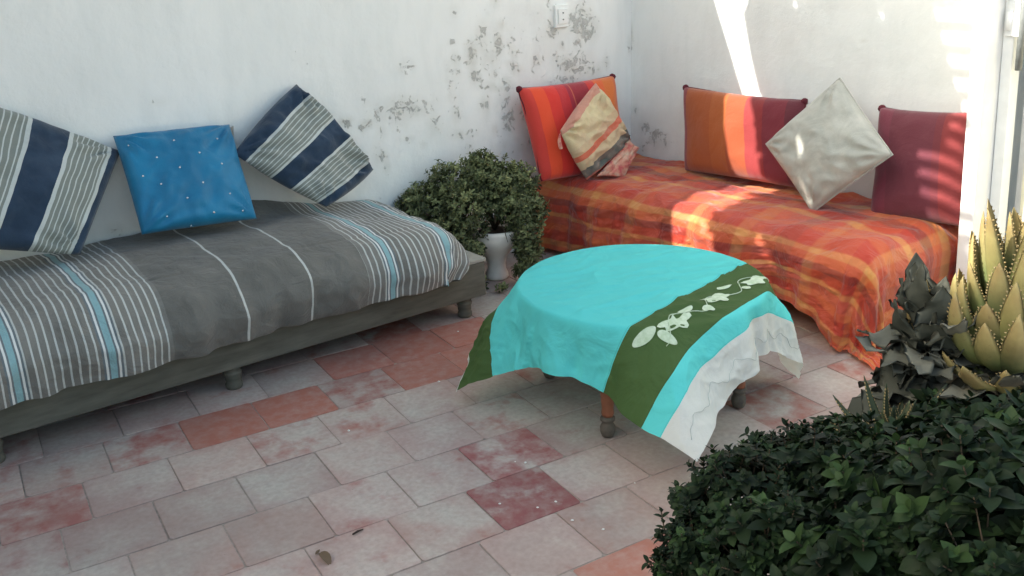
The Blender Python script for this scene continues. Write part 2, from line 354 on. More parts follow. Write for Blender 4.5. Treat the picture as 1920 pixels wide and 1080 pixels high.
for (ls, lt) in ((1.568, .59), (2.612, .594), (3.42, .60), (1.808, .30), (2.75, .1), (1.57, .08)):
    g = MB(); g.lathe(W(ls, lt, 0.003), [(r*.95, z*1.0) for r, z in LEGP], 20); g.obj("leg", M_OLDWOOD, dayb, smooth=True)
# drape over a rounded rectangle -------------------------------------------------
def drape(p, q, P0, P1, Q0, Q1, rad, flare, ztop, zmin=None):
    """cloth coords (p,q) -> (p',q',z); rectangle [P0,P1]x[Q0,Q1] flat, outside falls off its edge"""
    cp = min(max(p, P0), P1); cq = min(max(q, Q0), Q1); dp, dq = p-cp, q-cq; l = hypot(dp, dq)
    if l < 1e-6: return p, q, ztop, 0
    ux, uy = dp/l, dq/l; arc = rad*pi/2
    if l < arc: a = l/rad; h = rad*sin(a); d = rad*(1-cos(a))
    else: h = rad + (l-arc)*flare; d = rad + (l-arc)*sqrt(max(0, 1-flare*flare))
    z = ztop - d
    if zmin is not None and z < zmin: h += (zmin-z)*.8; z = zmin
    return cp+ux*h, cq+uy*h, z, l
# mattress cover
def mat_stripes():
    n = NT("striped_grey_cotton"); uv = n.coord('UV'); sx = n.add("ShaderNodeSeparateXYZ"); n.l(uv, sx.inputs[0])
    nz = n.noise(n.coord(), 5, 2); s = n.math('ADD', sx.outputs[0], n.math('MULTIPLY', n.math('SUBTRACT', nz, .5), .012))
    weave = n.noise(n.coord(), 260, 2); broad = n.noise(n.coord(), 5, 4)
    base = n.ramp(broad, [(.3, srgb(98, 97, 92)), (.7, srgb(114, 112, 106))])
    sbase = n.ramp(broad, [(.3, srgb(112, 111, 105)), (.7, srgb(128, 126, 120))])
    def band(a, b): return n.math('MULTIPLY', n.math('GREATER_THAN', s, a), n.math('LESS_THAN', s, b))
    inL = n.math('GREATER_THAN', s, 2.842); inR = n.math('LESS_THAN', s, 2.092)
    zone = n.math('MAXIMUM', inL, inR)
    fr = n.math('FRACT', n.math('DIVIDE', s, .0255)); line = n.math('LESS_THAN', fr, .24)
    mask = n.math('MULTIPLY', zone, line)
    for c in (2.583, 2.325): mask = n.math('MAXIMUM', mask, band(c-.0045, c+.0045))
    c = n.mix(zone, base, sbase)
    c = n.mix(mask, c, srgb(186, 189, 184))
    blue = None
    for a in (3.045, 3.325, 3.62, 1.985, 1.725):
        b = band(a-.010, a+.010); blue = b if blue is None else n.math('MAXIMUM', blue, b)
        e = n.math('MAXIMUM', band(a-.023, a-.016), band(a+.016, a+.023)); blue2 = e
        c = n.mix(n.math('MULTIPLY', band(a-.03, a+.03), .9), c, srgb(104, 114, 118)); c = n.mix(e, c, srgb(216, 218, 214))
    c = n.mix(blue, c, srgb(134, 170, 174))
    c = n.mix(.18, c, n.mix(weave, (.2,.2,.2,1), (1,1,1,1)), 'OVERLAY'); n.col(c); n.rough(.95); n.spec(.15)
    n.bump(n.math('ADD', n.math('MULTIPLY', weave, .15), n.math('MULTIPLY', n.noise(n.coord(), 11, 6, .6, 1.2), 2.5)), .7, .010); n.b.inputs['Sheen Weight'].default_value = .15
    return n.m
P0, P1, Q1 = 1.735, 4.25, .585
NP, NQ = 330, 130; pa, pb = 1.735-.31, 4.25+.2; qa, qb = .0, Q1+.345
uvs = [(pa+(pb-pa)*i/NP, qa+(qb-qa)*j/NQ) for j in range(NQ+1) for i in range(NP+1)]
M_STRIPE = mat_stripes()
def build_cover():
    V = []
    for j in range(NQ+1):
        for i in range(NP+1):
            p = pa+(pb-pa)*i/NP; q = qa+(qb-qa)*j/NQ
            hem = .016*N(p*2.5, 5, 0)
            zt = .428 + .036*(p-1.6) + .014*N(p*1.6, q*2, 1) + .012*exp(-((p-2.45)/.5)**2)
            cr = .016*(1-((min(q, .62)-.3)/.33)**2) + .075*exp(-((p-2.25)/.25)**2)*exp(-(q/.09)**2)
            q2 = q if q < Q1 else q + hem*(q-Q1)/.3
            x, y, z, l = drape(p, q2, P0, P1, -.2, Q1, .15, .0, zt+cr*.0)
            lf = min(1, l/.2)
            wr = .010*N(p*3.0, q*5, 2) + .0095*ridge(p*5+q*2.5, q*3.5, 4)*(.4+lf) + .004*ridge(p*13+q*3, q*6, 1)*(.3+lf) + .0022*N(p*22, q*16, 8)
            if q > Q1: y += wr*1.6 + .014*lf*sin(p*15+3*N(p*2, 0, 5))+.006*lf*sin(p*41+3*N(p*2, 0, 3)) - .03*max(0, (l-.235)/.11); z += wr*(1-lf)
            else: z += wr + cr
            if p < P0: x -= wr + 0; x += .04*max(0, (l-.235)/.11)
            V.append(W(x, max(y, .012), max(z, .222)))
    f = grid_faces(NP, NQ)
    cv = mesh_obj("striped_cover", V, f, M_STRIPE, dayb, uvs=[(u_, v_) for u_, v_ in uvs]); return cv
build_cover()
g = MB(); g.box(W(4.2, .03, .236), ex(2.48), nL*.55, (0,0,.15)); g.obj("mattress", mat_simple("mattress_ticking", srgb(120,118,112), .95), dayb, bev=.03)
# ------------------------------------------------------------------ pillows
def pillow(name, corners, thick, mat, nrm, parent=None, n=44, puff=.5, seed=0, edge_in=.06, wr=.006, foldc=None, uvrot=0, sag=0.):
    """corners: 4 world points TL,TR,BR,BL; closed puffed surface with pointed corners"""
    TL_, TR_, BR_, BL_ = [Vector(c) for c in corners]; nrm = Vector(nrm).normalized(); V, U, Fc = [], [], []
    size = ((TR_-TL_).length+(BL_-TL_).length)/2
    for side in (1, -1):
        for j in range(n+1):
            for i in range(n+1):
                a, b = i/n, j/n
                x, y = 2*a-1, 2*b-1
                # pull edges in between the corners
                k = edge_in; ax = x*(1-k*(1-y*y)*abs(x)**3); by = y*(1-k*(1-x*x)*abs(y)**3)
                aa, bb = (ax+1)/2, (by+1)/2
                P = TL_*(1-aa)*(1-bb)+TR_*aa*(1-bb)+BR_*aa*bb+BL_*(1-aa)*bb
                h = ((1-x**2)*(1-y**2)); h = max(h, 0)**puff
                h2 = h*(1+sag*(b-.45))
                edge = (1-x**4)*(1-y**4)
                w = wr*(N(x*1.5+seed, y*1.5, side*3+seed) + .8*ridge(x*2.2+seed*3, y*2.0+x, seed)*min(1, edge*2) + .35*N(x*6, y*6, seed))
                # pinches radiating from corners
                rr = min(hypot(x-cx, y-cy) for cx in (-1, 1) for cy in (-1, 1)); ang = atan2(abs(1-abs(y))+1e-6, abs(1-abs(x))+1e-6)
                w += wr*.9*sin(ang*14)*exp(-((rr-.35)/.28)**2)
                P = P + nrm*(side*(thick/2)*h2 + w*min(1, edge*3)*(1 if side > 0 else .3))
                V.append(P); U.append((a, b))
    m = (n+1)*(n+1); f = grid_faces(n, n)
    Fc = [tuple(reversed(q)) for q in f] + [tuple(m+i for i in q) for q in f]
    o = mesh_obj(name, V, Fc, mat, parent, uvs=U)
    bm = bmesh.new(); bm.from_mesh(o.data); bmesh.ops.remove_doubles(bm, verts=bm.verts, dist=.0008); bmesh.ops.recalc_face_normals(bm, faces=bm.faces); bm.to_mesh(o.data); bm.free()
    for p in o.data.polygons: p.use_smooth = True
    return o
def Lp(x, y, t):
    """pixel ray meets the plane t parallel to the left wall"""
    d = R2*(x-960)/F_PX + U2*(540-y)/F_PX + fwd; o = Vector((0,0,CAM_H)); k = (W(0,t)-o).dot(nL)/d.dot(nL); return o+d*k
def Rp(x, y, s):
    d = R2*(x-960)/F_PX + U2*(540-y)/F_PX + fwd; o = Vector((0,0,CAM_H)); k = (W(s,0)-o).dot(nR)/d.dot(nR); return o+d*k
def uvbands(n, uv, stops, axis=0, warp=.02, wscale=4):
    sx = n.add("ShaderNodeSeparateXYZ"); n.l(uv, sx.inputs[0]); nz = n.noise(uv, wscale, 3)
    x = n.math('ADD', sx.outputs[axis], n.math('MULTIPLY', n.math('SUBTRACT', nz, .5), warp)); return n.ramp(x, stops, 'CONSTANT'), x
def fabric_finish(n, c, rough=.9, wscale=300, sheen=.2, fold=14, fstr=.35, fd=.006, spec=.2):
    v = n.coord(); weave = n.noise(v, wscale, 2); c = n.mix(.15, c, n.mix(weave, (.2,.2,.2,1), WHT), 'OVERLAY')
    n.col(c); n.rough(rough); n.spec(spec); n.b.inputs['Sheen Weight'].default_value = sheen
    n.bump(n.math('ADD', n.math('MULTIPLY', weave, .1), n.noise(v, fold, 5, .5, .6)), min(1, fstr*1.5), fd*2.2)
def mat_navy(name, bands, axis=0):
    n = NT(name); uv = n.coord('UV'); sx = n.add("ShaderNodeSeparateXYZ"); n.l(uv, sx.inputs[0]); nz = n.noise(uv, 3, 2)
    x = n.math('ADD', sx.outputs[axis], n.math('MULTIPLY', n.math('SUBTRACT', nz, .5), .025))
    navy, grey, white = srgb(40, 60, 84), srgb(124, 130, 124), srgb(186, 192, 188)
    c = n.ramp(n.noise(n.coord(), 8, 3), [(.3, srgb(34, 50, 68)), (.7, srgb(50, 68, 88))])
    for a, b in bands:
        msk = n.math('MULTIPLY', n.math('GREATER_THAN', x, a), n.math('LESS_THAN', x, b)); c = n.mix(msk, c, grey)
        fr = n.math('FRACT', n.math('DIVIDE', n.math('SUBTRACT', x, a), (b-a)/7.0)); ln = n.math('LESS_THAN', fr, .22); c = n.mix(n.math('MULTIPLY', msk, ln), c, white)
        for e in (a, b):
            mm = n.math('LESS_THAN', n.math('ABSOLUTE', n.math('SUBTRACT', x, e)), .012); c = n.mix(mm, c, white)
    fabric_finish(n, c); return n.m
def up_n(corners):
    a, b, c, d = [Vector(k) for k in corners]; nn = (c-a).cross(b-d).normalized()
    return nn if nn.dot(Vector((0,0,CAM_H))-a) > 0 else -nn
SG = "scatter cushions along the grey daybed"
# left navy striped cushion (cut by the photo's left edge)
c = [Lp(-150, 185, .05), Lp(226, 283, .05), Lp(176, 478, .26), Lp(-165, 478, .26)]
c = [Lp(-118, 160, .04), Lp(226, 283, .05), Lp(150, 478, .30), Lp(-190, 455, .30)]
tag(pillow("cushion", c, .15, mat_navy("navy_grey_bands_a", [(.22, .47), (.70, .93)]), up_n(c), seed=1, wr=.018, edge_in=.0, puff=.40), "navy and grey banded cushion left of the bright blue cushion, cut by the picture edge", "cushion", SG)
def mat_blue():
    n = NT("blue_satin"); c = n.ramp(n.noise(n.coord(), 5, 3), [(.3, srgb(2, 98, 138)), (.7, srgb(10, 122, 164))])
    n.b.inputs['Sheen Weight'].default_value = .2; fabric_finish(n, c, .55, 400, .15, 9, .3, .006, .4); return n.m
cb = empty("cushion", W(2.5, .15, .48), "bright blue cushion dotted with tiny silver studs, between the two navy striped cushions", "cushion", SG)
c = [Lp(212, 255, .045), Lp(430, 233, .05), Lp(482, 410, .27), Lp(266, 440, .28)]
nb = up_n(c); pillow("cover", c, .15, mat_blue(), nb, cb, seed=5, wr=.012, edge_in=.015, puff=.40)
M_STUD = mat_simple("silver_stud", srgb(190, 205, 215), .25, 10, .05, .0); M_STUD.node_tree.nodes["Principled BSDF"].inputs['Metallic'].default_value = .8
cbl = [bpy.data.objects[o.name] for o in cb.children][0]
dg = bpy.context.evaluated_depsgraph_get(); bpy.context.view_layer.update()
from mathutils.bvhtree import BVHTree
def bvh_of(o):
    wl_ = world_loc(o); return BVHTree.FromPolygons([v.co+wl_ for v in o.data.vertices], [tuple(p.vertices) for p in o.data.polygons])
def cast(bv, x, y):
    d = (R2*(x-960)/F_PX + U2*(540-y)/F_PX + fwd).normalized(); h = bv.ray_cast(Vector((0,0,CAM_H)), d); return h[0], h[1]
bv = bvh_of(cbl)
for (x, y) in ((241,273),(326,263),(407,260),(294,295),(374,286),(337,314),(416,307),(302,345),(381,342),(351,371),(431,363),(313,406),(401,398),(358,424),(268,330),(455,395)):
    h, nn = cast(bv, x, y)
    if h is None: continue
    g = MB(); nn = nn if nn.dot(Vector((0,0,CAM_H))-h) > 0 else -nn; base = h
    prof = [(.0048, -.001), (.0045, .001), (.0028, .0028), (.0008, .0034)]
    q = nn.to_track_quat('Z', 'Y').to_matrix(); gg = MB(); gg.lathe((0,0,0), prof, 10); gg.v = [base + q @ v for v in gg.v]; gg.obj("stud", M_STUD, cb, smooth=True)
# grey edge of a cushion peeping from behind the blue one
c = [Lp(330, 262, .02), Lp(438, 236, .025), Lp(448, 330, .09), Lp(340, 350, .09)]
n = NT("plain_grey_cotton"); n_c = n.ramp(n.noise(n.coord(), 6, 3), [(.3, srgb(128,126,120)), (.7, srgb(150,148,142))]); fabric_finish(n, n_c); M_GREYCOT = n.m
tag(pillow("cushion", c, .05, M_GREYCOT, up_n(c), seed=9, n=24, wr=.003), "plain grey cushion almost hidden behind the bright blue one", "cushion", SG)
c = [Lp(556, 158, .03), Lp(700, 318, .13), Lp(612, 388, .27), Lp(438, 288, .14)]
tag(pillow("cushion", c, .13, mat_navy("navy_grey_bands_b", [(.14, .41), (.64, .90)], 0), up_n(c), seed=14, wr=.022, edge_in=-.05, puff=.38), "navy and grey banded cushion tilted on its corner, right of the bright blue cushion", "cushion", SG)
# ------------------------------------------------------------------ orange seat
def mat_throw():
    n = NT("orange_patchwork_voile"); uv = n.coord('UV'); sx = n.add("ShaderNodeSeparateXYZ"); n.l(uv, sx.inputs[0]); nz = n.noise(uv, 3, 3)
    w = n.math('MULTIPLY', n.math('SUBTRACT', nz, .5), .035); x = n.math('ADD', sx.outputs[0], w); y = n.math('ADD', sx.outputs[1], w)
    R_, O_, Y_, D_, P_ = srgb(204, 60, 36), srgb(222, 112, 58), srgb(232, 172, 98), srgb(140, 44, 42), srgb(212, 104, 78)
    def soft(seq):
        out = []; 
        for (p, c) in seq: out.append((p, c))
        return out
    fx = n.math('FRACT', n.math('DIVIDE', x, .52)); fy = n.math('FRACT', n.math('DIVIDE', y, .62))
    A = n.ramp(fx, [(0, O_), (.10, O_), (.13, R_), (.28, R_), (.30, Y_), (.38, Y_), (.40, O_), (.5, O_), (.52, D_), (.62, D_), (.64, R_), (.76, R_), (.79, Y_), (.84, Y_), (.86, P_), (.97, P_)], 'LINEAR')
    B = n.ramp(fy, [(0, R_), (.12, R_), (.14, Y_), (.22, Y_), (.24, O_), (.30, O_), (.32, P_), (.45, P_), (.47, D_), (.58, D_), (.60, R_), (.70, R_), (.72, Y_), (.78, Y_), (.80, O_), (.97, O_)], 'LINEAR')
    c = n.mix(.5, A, B); c = n.mix(.5, c, n.mix(1.0, A, n.mix(.5, B, WHT), 'MULTIPLY')); bl = n.ramp(n.noise(uv, 2.5, 3), [(.4, BLK), (.62, WHT)]); c = n.mix(n.math('MULTIPLY', bl, .35), c, srgb(196, 66, 42)); c = n.mix(.05, c, srgb(190, 150, 120))
    v = n.coord(); n.col(c); n.rough(.5); n.spec(.35); n.b.inputs['Sheen Weight'].default_value = .25
    f1 = n.noise(v, 9, 5, .5, 1.2); f2 = n.noise(v, 300, 2); n.bump(n.math('ADD', f1, n.math('MULTIPLY', f2, .02)), .8, .035)
    n.translucent(.25, c); return n.m
M_THROW = mat_throw()
seat = empty("bench_seat", W(.36, 1.0, 0), "long low built-in bench seat under the orange throw in the corner", "bench")
M_WOODDK = mat_simple("dark_wood", srgb(96, 62, 50), .8, 12, .3)
g = MB(); g.box(W(.58, .04, .10), ex(.54), nL*1.80, (0,0,.13)); g.obj("base_frame", M_WOODDK, seat, bev=.004)
g = MB(); g.box(W(.58, .02, .235), ex(.57), nL*1.83, (0,0,.095)); g.obj("mattress", mat_simple("red_ticking", srgb(150, 60, 45), .95), seat, bev=.02)
for (a, b) in ((.52, .12), (.52, 1.0), (.52, 1.78), (.1, .12), (.1, 1.78)):
    g = MB(); g.lathe(W(a, b, .003), LEGP, 16); g.obj("leg", M_WOODDK, seat, smooth=True)
V, U = [], []; NA, NB = 190, 330
a0, a1, b0, b1 = .008, .67+.62, -.05, 1.90+.62
for j in range(NB+1):
    for i in range(NA+1):
        p = a0+(a1-a0)*i/NA; q = b0+(b1-b0)*j/NB
        zt = .378 + .010*N(p*2, q*2, 6)
        # uneven hem: high about t=1.5, long in the near corner
        hemk = 1.0 - .34*exp(-((q-1.60)/.22)**4) - .10*exp(-((q-.9)/.3)**2) + .035*N(q*2, 0, 2)
        pp = p if p < .67 else .67+(p-.67)*hemk*.57
        qq = q if q < 1.90 else 1.90+(q-1.90)*.66
        x, y, z, l = drape(pp, qq, -.1, .60, -.2, 1.86, .11, .10, zt, .012)
        lf = min(1, l/.3)
        w = .020*ridge(p*3.2+q*1.2, q*2.4-p, 3)+.010*N(p*4, q*4, 1)+.007*ridge(p*8+q*3, q*6+p*5, 5)+.003*ridge(p*19, q*15+p*9, 2)+.0015*N(p*30, q*30, 2)
        fold = .022*lf*sin(q*11+2.5*N(q*1.3, p, 4)) + .012*lf*sin(q*27+3*N(q*2, p, 8)) + .006*lf*sin(q*61+4*N(q*2, p, 3))
        wq = min(1, max(0, (q-1.80)/.14)); wq = wq*wq*(3-2*wq); lw = min(1, l/.12)
        ang = atan2(max(qq-1.86, 0), max(pp-.60, 1e-4)); rad_ = .022*lf*sin(ang*7+1)+.012*lf*sin(ang*15)+.012*sin(p*20)*lf
        fx_ = (fold + w*.8)*lw if p > .58 else 0
        x += fx_*(1-wq) + (cos(ang) if p > .60 else 0)*rad_*wq + w*.4*wq*lw; y += .3*w*lw*(1-wq) + (sin(ang)*rad_ + w*.5)*wq*lw
        z += w*1.1*(1-lw)
        if z < .03: z += .012*abs(N(p*9, q*9, 3)) + .01*abs(sin(q*19))
        V.append(W(x, max(y, .012), z)); U.append((p, q))
thr = mesh_obj("throw", V, grid_faces(NA, NB), M_THROW, uvs=U); tag(thr, "crumpled orange, red and yellow patchwork throw covering the corner bench", "throw")
# big back cushions
def mat_backcushion(name, stops, axis=0):
    n = NT(name); uv = n.coord('UV'); c, x = uvbands(n, uv, stops, axis, .015, 3)
    fabric_finish(n, c, .75, 350, .3, 7, .35, .008, .25); return n.m
def box_cushion(lab, corners, depth, mat, seed, tufts=(0, 1), group="large backrest cushions on the orange bench"):
    """corners TL,TR,BR,BL of the FRONT face; a boxy padded cushion with gathered tuft corners"""
    TL_, TR_, BR_, BL_ = [Vector(c) for c in corners]; nn = up_n(corners); e = empty("back_cushion", (BL_+BR_)/2, lab, "cushion", group)
    n = 34; V, U = [], []; Fc = []
    ctr = (TL_+TR_+BR_+BL_)/4
    def surf(a, b, side):
        x, y = 2*a-1, 2*b-1; k = .03
        ax = x*(1-k*(1-y*y)); by = y*(1-k*(1-x*x)); P = TL_*(1-(ax+1)/2)*(1-(by+1)/2)+TR_*(ax+1)/2*(1-(by+1)/2)+BR_*(ax+1)/2*(by+1)/2+BL_*(1-(ax+1)/2)*(by+1)/2
        h = (max(0, 1-x**6)*max(0, 1-y**6))**.42; dome = .022*(1-x*x)*(1-y*y)
        w = .007*N(x*1.4+seed, y*1.4, side)+.004*ridge(x*2+seed, y*1.3, seed)
        return P - nn*depth/2 + nn*side*(depth/2*h + dome) + nn*w*min(1, h*1.5)
    for side in (1, -1):
        for j in range(n+1):
            for i in range(n+1):
                # denser near the rims
                a = .5-.5*cos(pi*i/n); b = .5-.5*cos(pi*j/n); V.append(surf(a, b, side)); U.append((a, b))
    f = grid_faces(n, n); m = (n+1)**2; Fc = [tuple(reversed(q)) for q in f]+[tuple(m+i for i in q) for q in f]
    o = mesh_obj("cover", V, Fc, mat, e, uvs=U)
    bm = bmesh.new(); bm.from_mesh(o.data); bmesh.ops.remove_doubles(bm, verts=bm.verts, dist=.0008); bmesh.ops.recalc_face_normals(bm, faces=bm.faces); bm.to_mesh(o.data); bm.free()
    for p in o.data.polygons: p.use_smooth = True
    # piping along the top seam and sides, ending in knotted corners
    g = MB(); pts = []
    for (A, B) in ((BL_, TL_), (TL_, TR_), (TR_, BR_)):
        for k in range(13):
            a = k/12; P = A*(1-a)+B*a; inw = (ctr-P); inw = inw-nn*inw.dot(nn); pts.append(P - nn*depth/2 + inw.normalized()*(.014*sin(pi*a)+.003) + nn*(.004*sin(a*23+seed)))
    g.tube(pts, .0055, 6); g.obj("piping", M_PIPE, e, smooth=True)
    for k in tufts:
        P = (TL_, TR_, BR_, BL_)[k]; g = MB(); q = P - nn*depth/2; d = (q-ctr).normalized(); d = (d-nn*d.dot(nn)).normalized()
        b0_ = len(g.v); g.lathe((0,0,0), [(.004, -.016), (.013, -.010), (.017, 0), (.013, .010), (.004, .015)], 12)
        rg_ = random.Random(seed+k); g.v = [q - d*.008 + Vector((v.x*1.05, v.y, v.z))*(1+rg_.uniform(-.14, .14)) for v in g.v]; g.obj("corner_knot", M_PIPE, e, smooth=True)
    return e
M_PIPE = mat_simple("maroon_piping", srgb(92, 34, 44), .85, 60, .3)
redA, redB, redC, org, mar, plum = srgb(214, 66, 42), srgb(196, 42, 42), srgb(150, 40, 52), srgb(206, 98, 40), srgb(130, 36, 48), srgb(120, 44, 62)
m1 = mat_backcushion("red_orange_bands", [(0, srgb(200,60,50)), (.07, srgb(222,74,40)), (.18, srgb(212,50,40)), (.30, srgb(190,44,48)), (.40, srgb(158,40,56)), (.44, srgb(186,90,70)), (.452, srgb(150,38,50)), (.62, srgb(196,50,44)), (.70, srgb(214,92,40)), (.80, srgb(208,106,40)), (.93, srgb(200,96,44))])
c = [Lp(984, 162, .15), Lp(1163, 138, .14), Lp(1186, 318, .27), Lp(1028, 338, .28)]
box_cushion("red and orange banded backrest cushion propped in the corner against the peeling wall", c, .11, m1, 2)
m2 = mat_backcushion("amber_and_maroon", [(0, srgb(120,36,44)), (.06, srgb(150,72,28)), (.30, srgb(158,80,32)), (.44, srgb(144,66,32)), (.60, srgb(132,42,42)), (.74, srgb(112,36,46)), (.9, srgb(92,34,44))])
c = [Rp(1270, 160, .13), Rp(1497, 186, .13), Rp(1500, 355, .24), Rp(1272, 318, .22)]
box_cushion("amber and maroon backrest with a streak of sun, left of the grey diamond cushion", c, .11, m2, 6)
m3 = mat_backcushion("plain_maroon", [(0, srgb(110,44,58)), (.2, srgb(98,42,52)), (.7, srgb(104,42,48)), (.78, srgb(122,46,46))])
c = [Rp(1640, 198, .12), Rp(1812, 208, .10), Rp(1800, 425, .20), Rp(1622, 405, .24)]
box_cushion("plain maroon backrest cushion next to the white pier, right of the grey diamond cushion", c, .11, m3, 8, (0,))
# dark gap filler cushion behind the grey diamond (bolster)
# small patterned cushion
def mat_patch():
    n = NT("cream_striped_print"); uv = n.coord('UV')
    c, x = uvbands(n, uv, [(0, srgb(196,138,118)), (.08, srgb(206,188,148)), (.42, srgb(202,176,140)), (.54, srgb(206,110,84)), (.64, srgb(200,178,142)), (.80, srgb(92,98,92)), (.955, srgb(196,110,92))], 0, .03, 3)
    bl = n.ramp(n.noise(uv, 4, 3), [(.45, BLK), (.65, WHT)]); c = n.mix(n.math('MULTIPLY', bl, .3), c, srgb(190, 150, 130))
    fabric_finish(n, c, .85, 300, .2, 16, .5, .008); return n.m
cs = empty("cushion", W(.42, .35, .4), "small cream, orange and grey striped cushion standing on its corner before the red backrest", "cushion")
c = [Lp(1117, 155, .25), Lp(1183, 262, .31), Lp(1100, 338, .36), Lp(1050, 245, .31)]
pillow("cover", c, .10, mat_patch(), up_n(c), cs, seed=21, wr=.016, edge_in=-.03, puff=.4)
# maroon side + pink frill at the lower right
def ribbon(name, pts, wvec, w, mat, parent, seed=0):
    V, Fc = [], []; n = len(pts)
    for i, p in enumerate(pts):
        for k in range(5): V.append(Vector(p) + Vector(wvec)*(w*(k/4-.5)) + nL*(.006*sin(i*1.7+k*.9+seed)))
    for i in range(n-1):
        for k in range(4): Fc.append((i*5+k, i*5+k+1, (i+1)*5+k+1, (i+1)*5+k))
    o = mesh_obj(name, V, Fc, mat, parent); md = o.modifiers.new("s", 'SOLIDIFY'); md.thickness = .004; md2 = o.modifiers.new("b", 'SUBSURF'); md2.levels = 1; md2.render_levels = 2; return o
n = NT("pink_frill"); n_c, _ = uvbands(n, n.coord('Object'), [(0, srgb(190,110,100)), (.5, srgb(196,128,112))], 0); fabric_finish(n, n.ramp(n.noise(n.coord(), 22, 3), [(.35, srgb(180,84,84)), (.5, srgb(200,140,120)), (.7, srgb(206,184,160))]), .9); M_FRILL = n.m
c = [Lp(1180, 258, .33), Lp(1199, 276, .35), Lp(1170, 337, .405), Lp(1118, 331, .385)]
pillow("frill", c, .022, M_FRILL, up_n(c), cs, seed=44, wr=.010, n=20, edge_in=.10)
pts = [Lp(1050, 250, .33), Lp(1047, 264, .335), Lp(1052, 280, .34)]
ribbon("tassel", pts, (uX, uY, .2), .018, M_FRILL, cs, 2)
# grey diamond cushion
def mat_pewter():
    n = NT("pewter_satin"); v = n.coord(); c = n.ramp(n.noise(v, 9, 4, .6, .8), [(.3, srgb(156, 156, 147)), (.7, srgb(178, 176, 166))]); fabric_finish(n, c, .5, 350, .1, 7, .4, .008, .4); return n.m
cg = empty("cushion", W(.3, 1.4, .4), "plain pale grey satin cushion standing on its corner between the two maroon backrests", "cushion")
c = [Rp(1575, 146, .20), Rp(1674, 290, .30), Rp(1524, 398, .36), Rp(1436, 270, .30)]
pw = mat_pewter(); pillow("cover", c, .15, pw, up_n(c), cg, seed=30, wr=.009, edge_in=.02, puff=.42)
g = MB(); pts = []
for k in range(4):
    A, B = Vector(c[k]), Vector(c[(k+1) % 4]); ctr = sum((Vector(q) for q in c), Vector())/4
    for i in range(12):
        a = i/12; P = A*(1-a)+B*a; pts.append(P+(ctr-P)*(.02*4*a*(1-a)))
pts.append(pts[0]); g.tube(pts, .0035, 6); g.obj("piping", pw, cg, smooth=True)
# ------------------------------------------------------------------ round table and its cloth
TC = Vector((1.89, 2.40, 0)); TR = .414; TZ = .42
tb = empty("round_table", TC, "low round wooden table with turned legs hidden under the turquoise cloth", "table")
M_TWOOD = mat_simple("red_brown_wood", srgb(134, 84, 62), .5, 14, .3, .2)
g = MB(); g.lathe(TC, [(.36, .385), (TR-.01, .388), (TR, .395), (TR, .408), (TR-.006, .414), (.1, .414)], 64); g.obj("tabletop", M_TWOOD, tb, smooth=False)
g = MB(); g.lathe(TC, [(.31, .335), (.33, .335), (.33, .3845), (.31, .3845)], 48); g.obj("apron", M_TWOOD, tb)
M_FOOT = mat_simple("worn_grey_foot", srgb(92, 84, 76), .8, 40, .3)
for k in range(4):
    a = radians(34.5+90*k+180); c = TC + Vector((.345*cos(a), .345*sin(a), .003))
    g = MB(); g.lathe(c, [(.018, .075), (.021, .085), (.019, .10), (.023, .16), (.024, .24), (.020, .30), (.026, .31), (.026, .384)], 18); l = g.obj("leg", M_TWOOD, tb, smooth=True)
    g = MB(); g.lathe(c, [(.012, 0), (.019, .004), (.024, .018), (.025, .035), (.019, .048), (.018, .055), (.024, .060), (.024, .068), (.017, .0755)], 18); g.obj("foot", M_FOOT, l, smooth=True)
NTH = radians(288); nA = Vector((cos(NTH), sin(NTH), 0)); mB = Vector((cos(NTH-pi/2), sin(NTH-pi/2), 0)); HS = .594
PHI = [(63, 62), (110, 76), (153, 58), (190, 84), (215, 72), (243, 33), (272, 66), (291, 80), (312, 76), (333, 70), (18, 78)]
def phi_at(deg):
    d = deg % 360; P = sorted((a % 360, p) for a, p in PHI); P = [(P[-1][0]-360, P[-1][1])]+P+[(P[0][0]+360, P[0][1])]
    for (a, p), (b, q) in zip(P, P[1:]):
        if a <= d <= b: k = (d-a)/(b-a); k = k*k*(3-2*k); return p*(1-k)+q*k
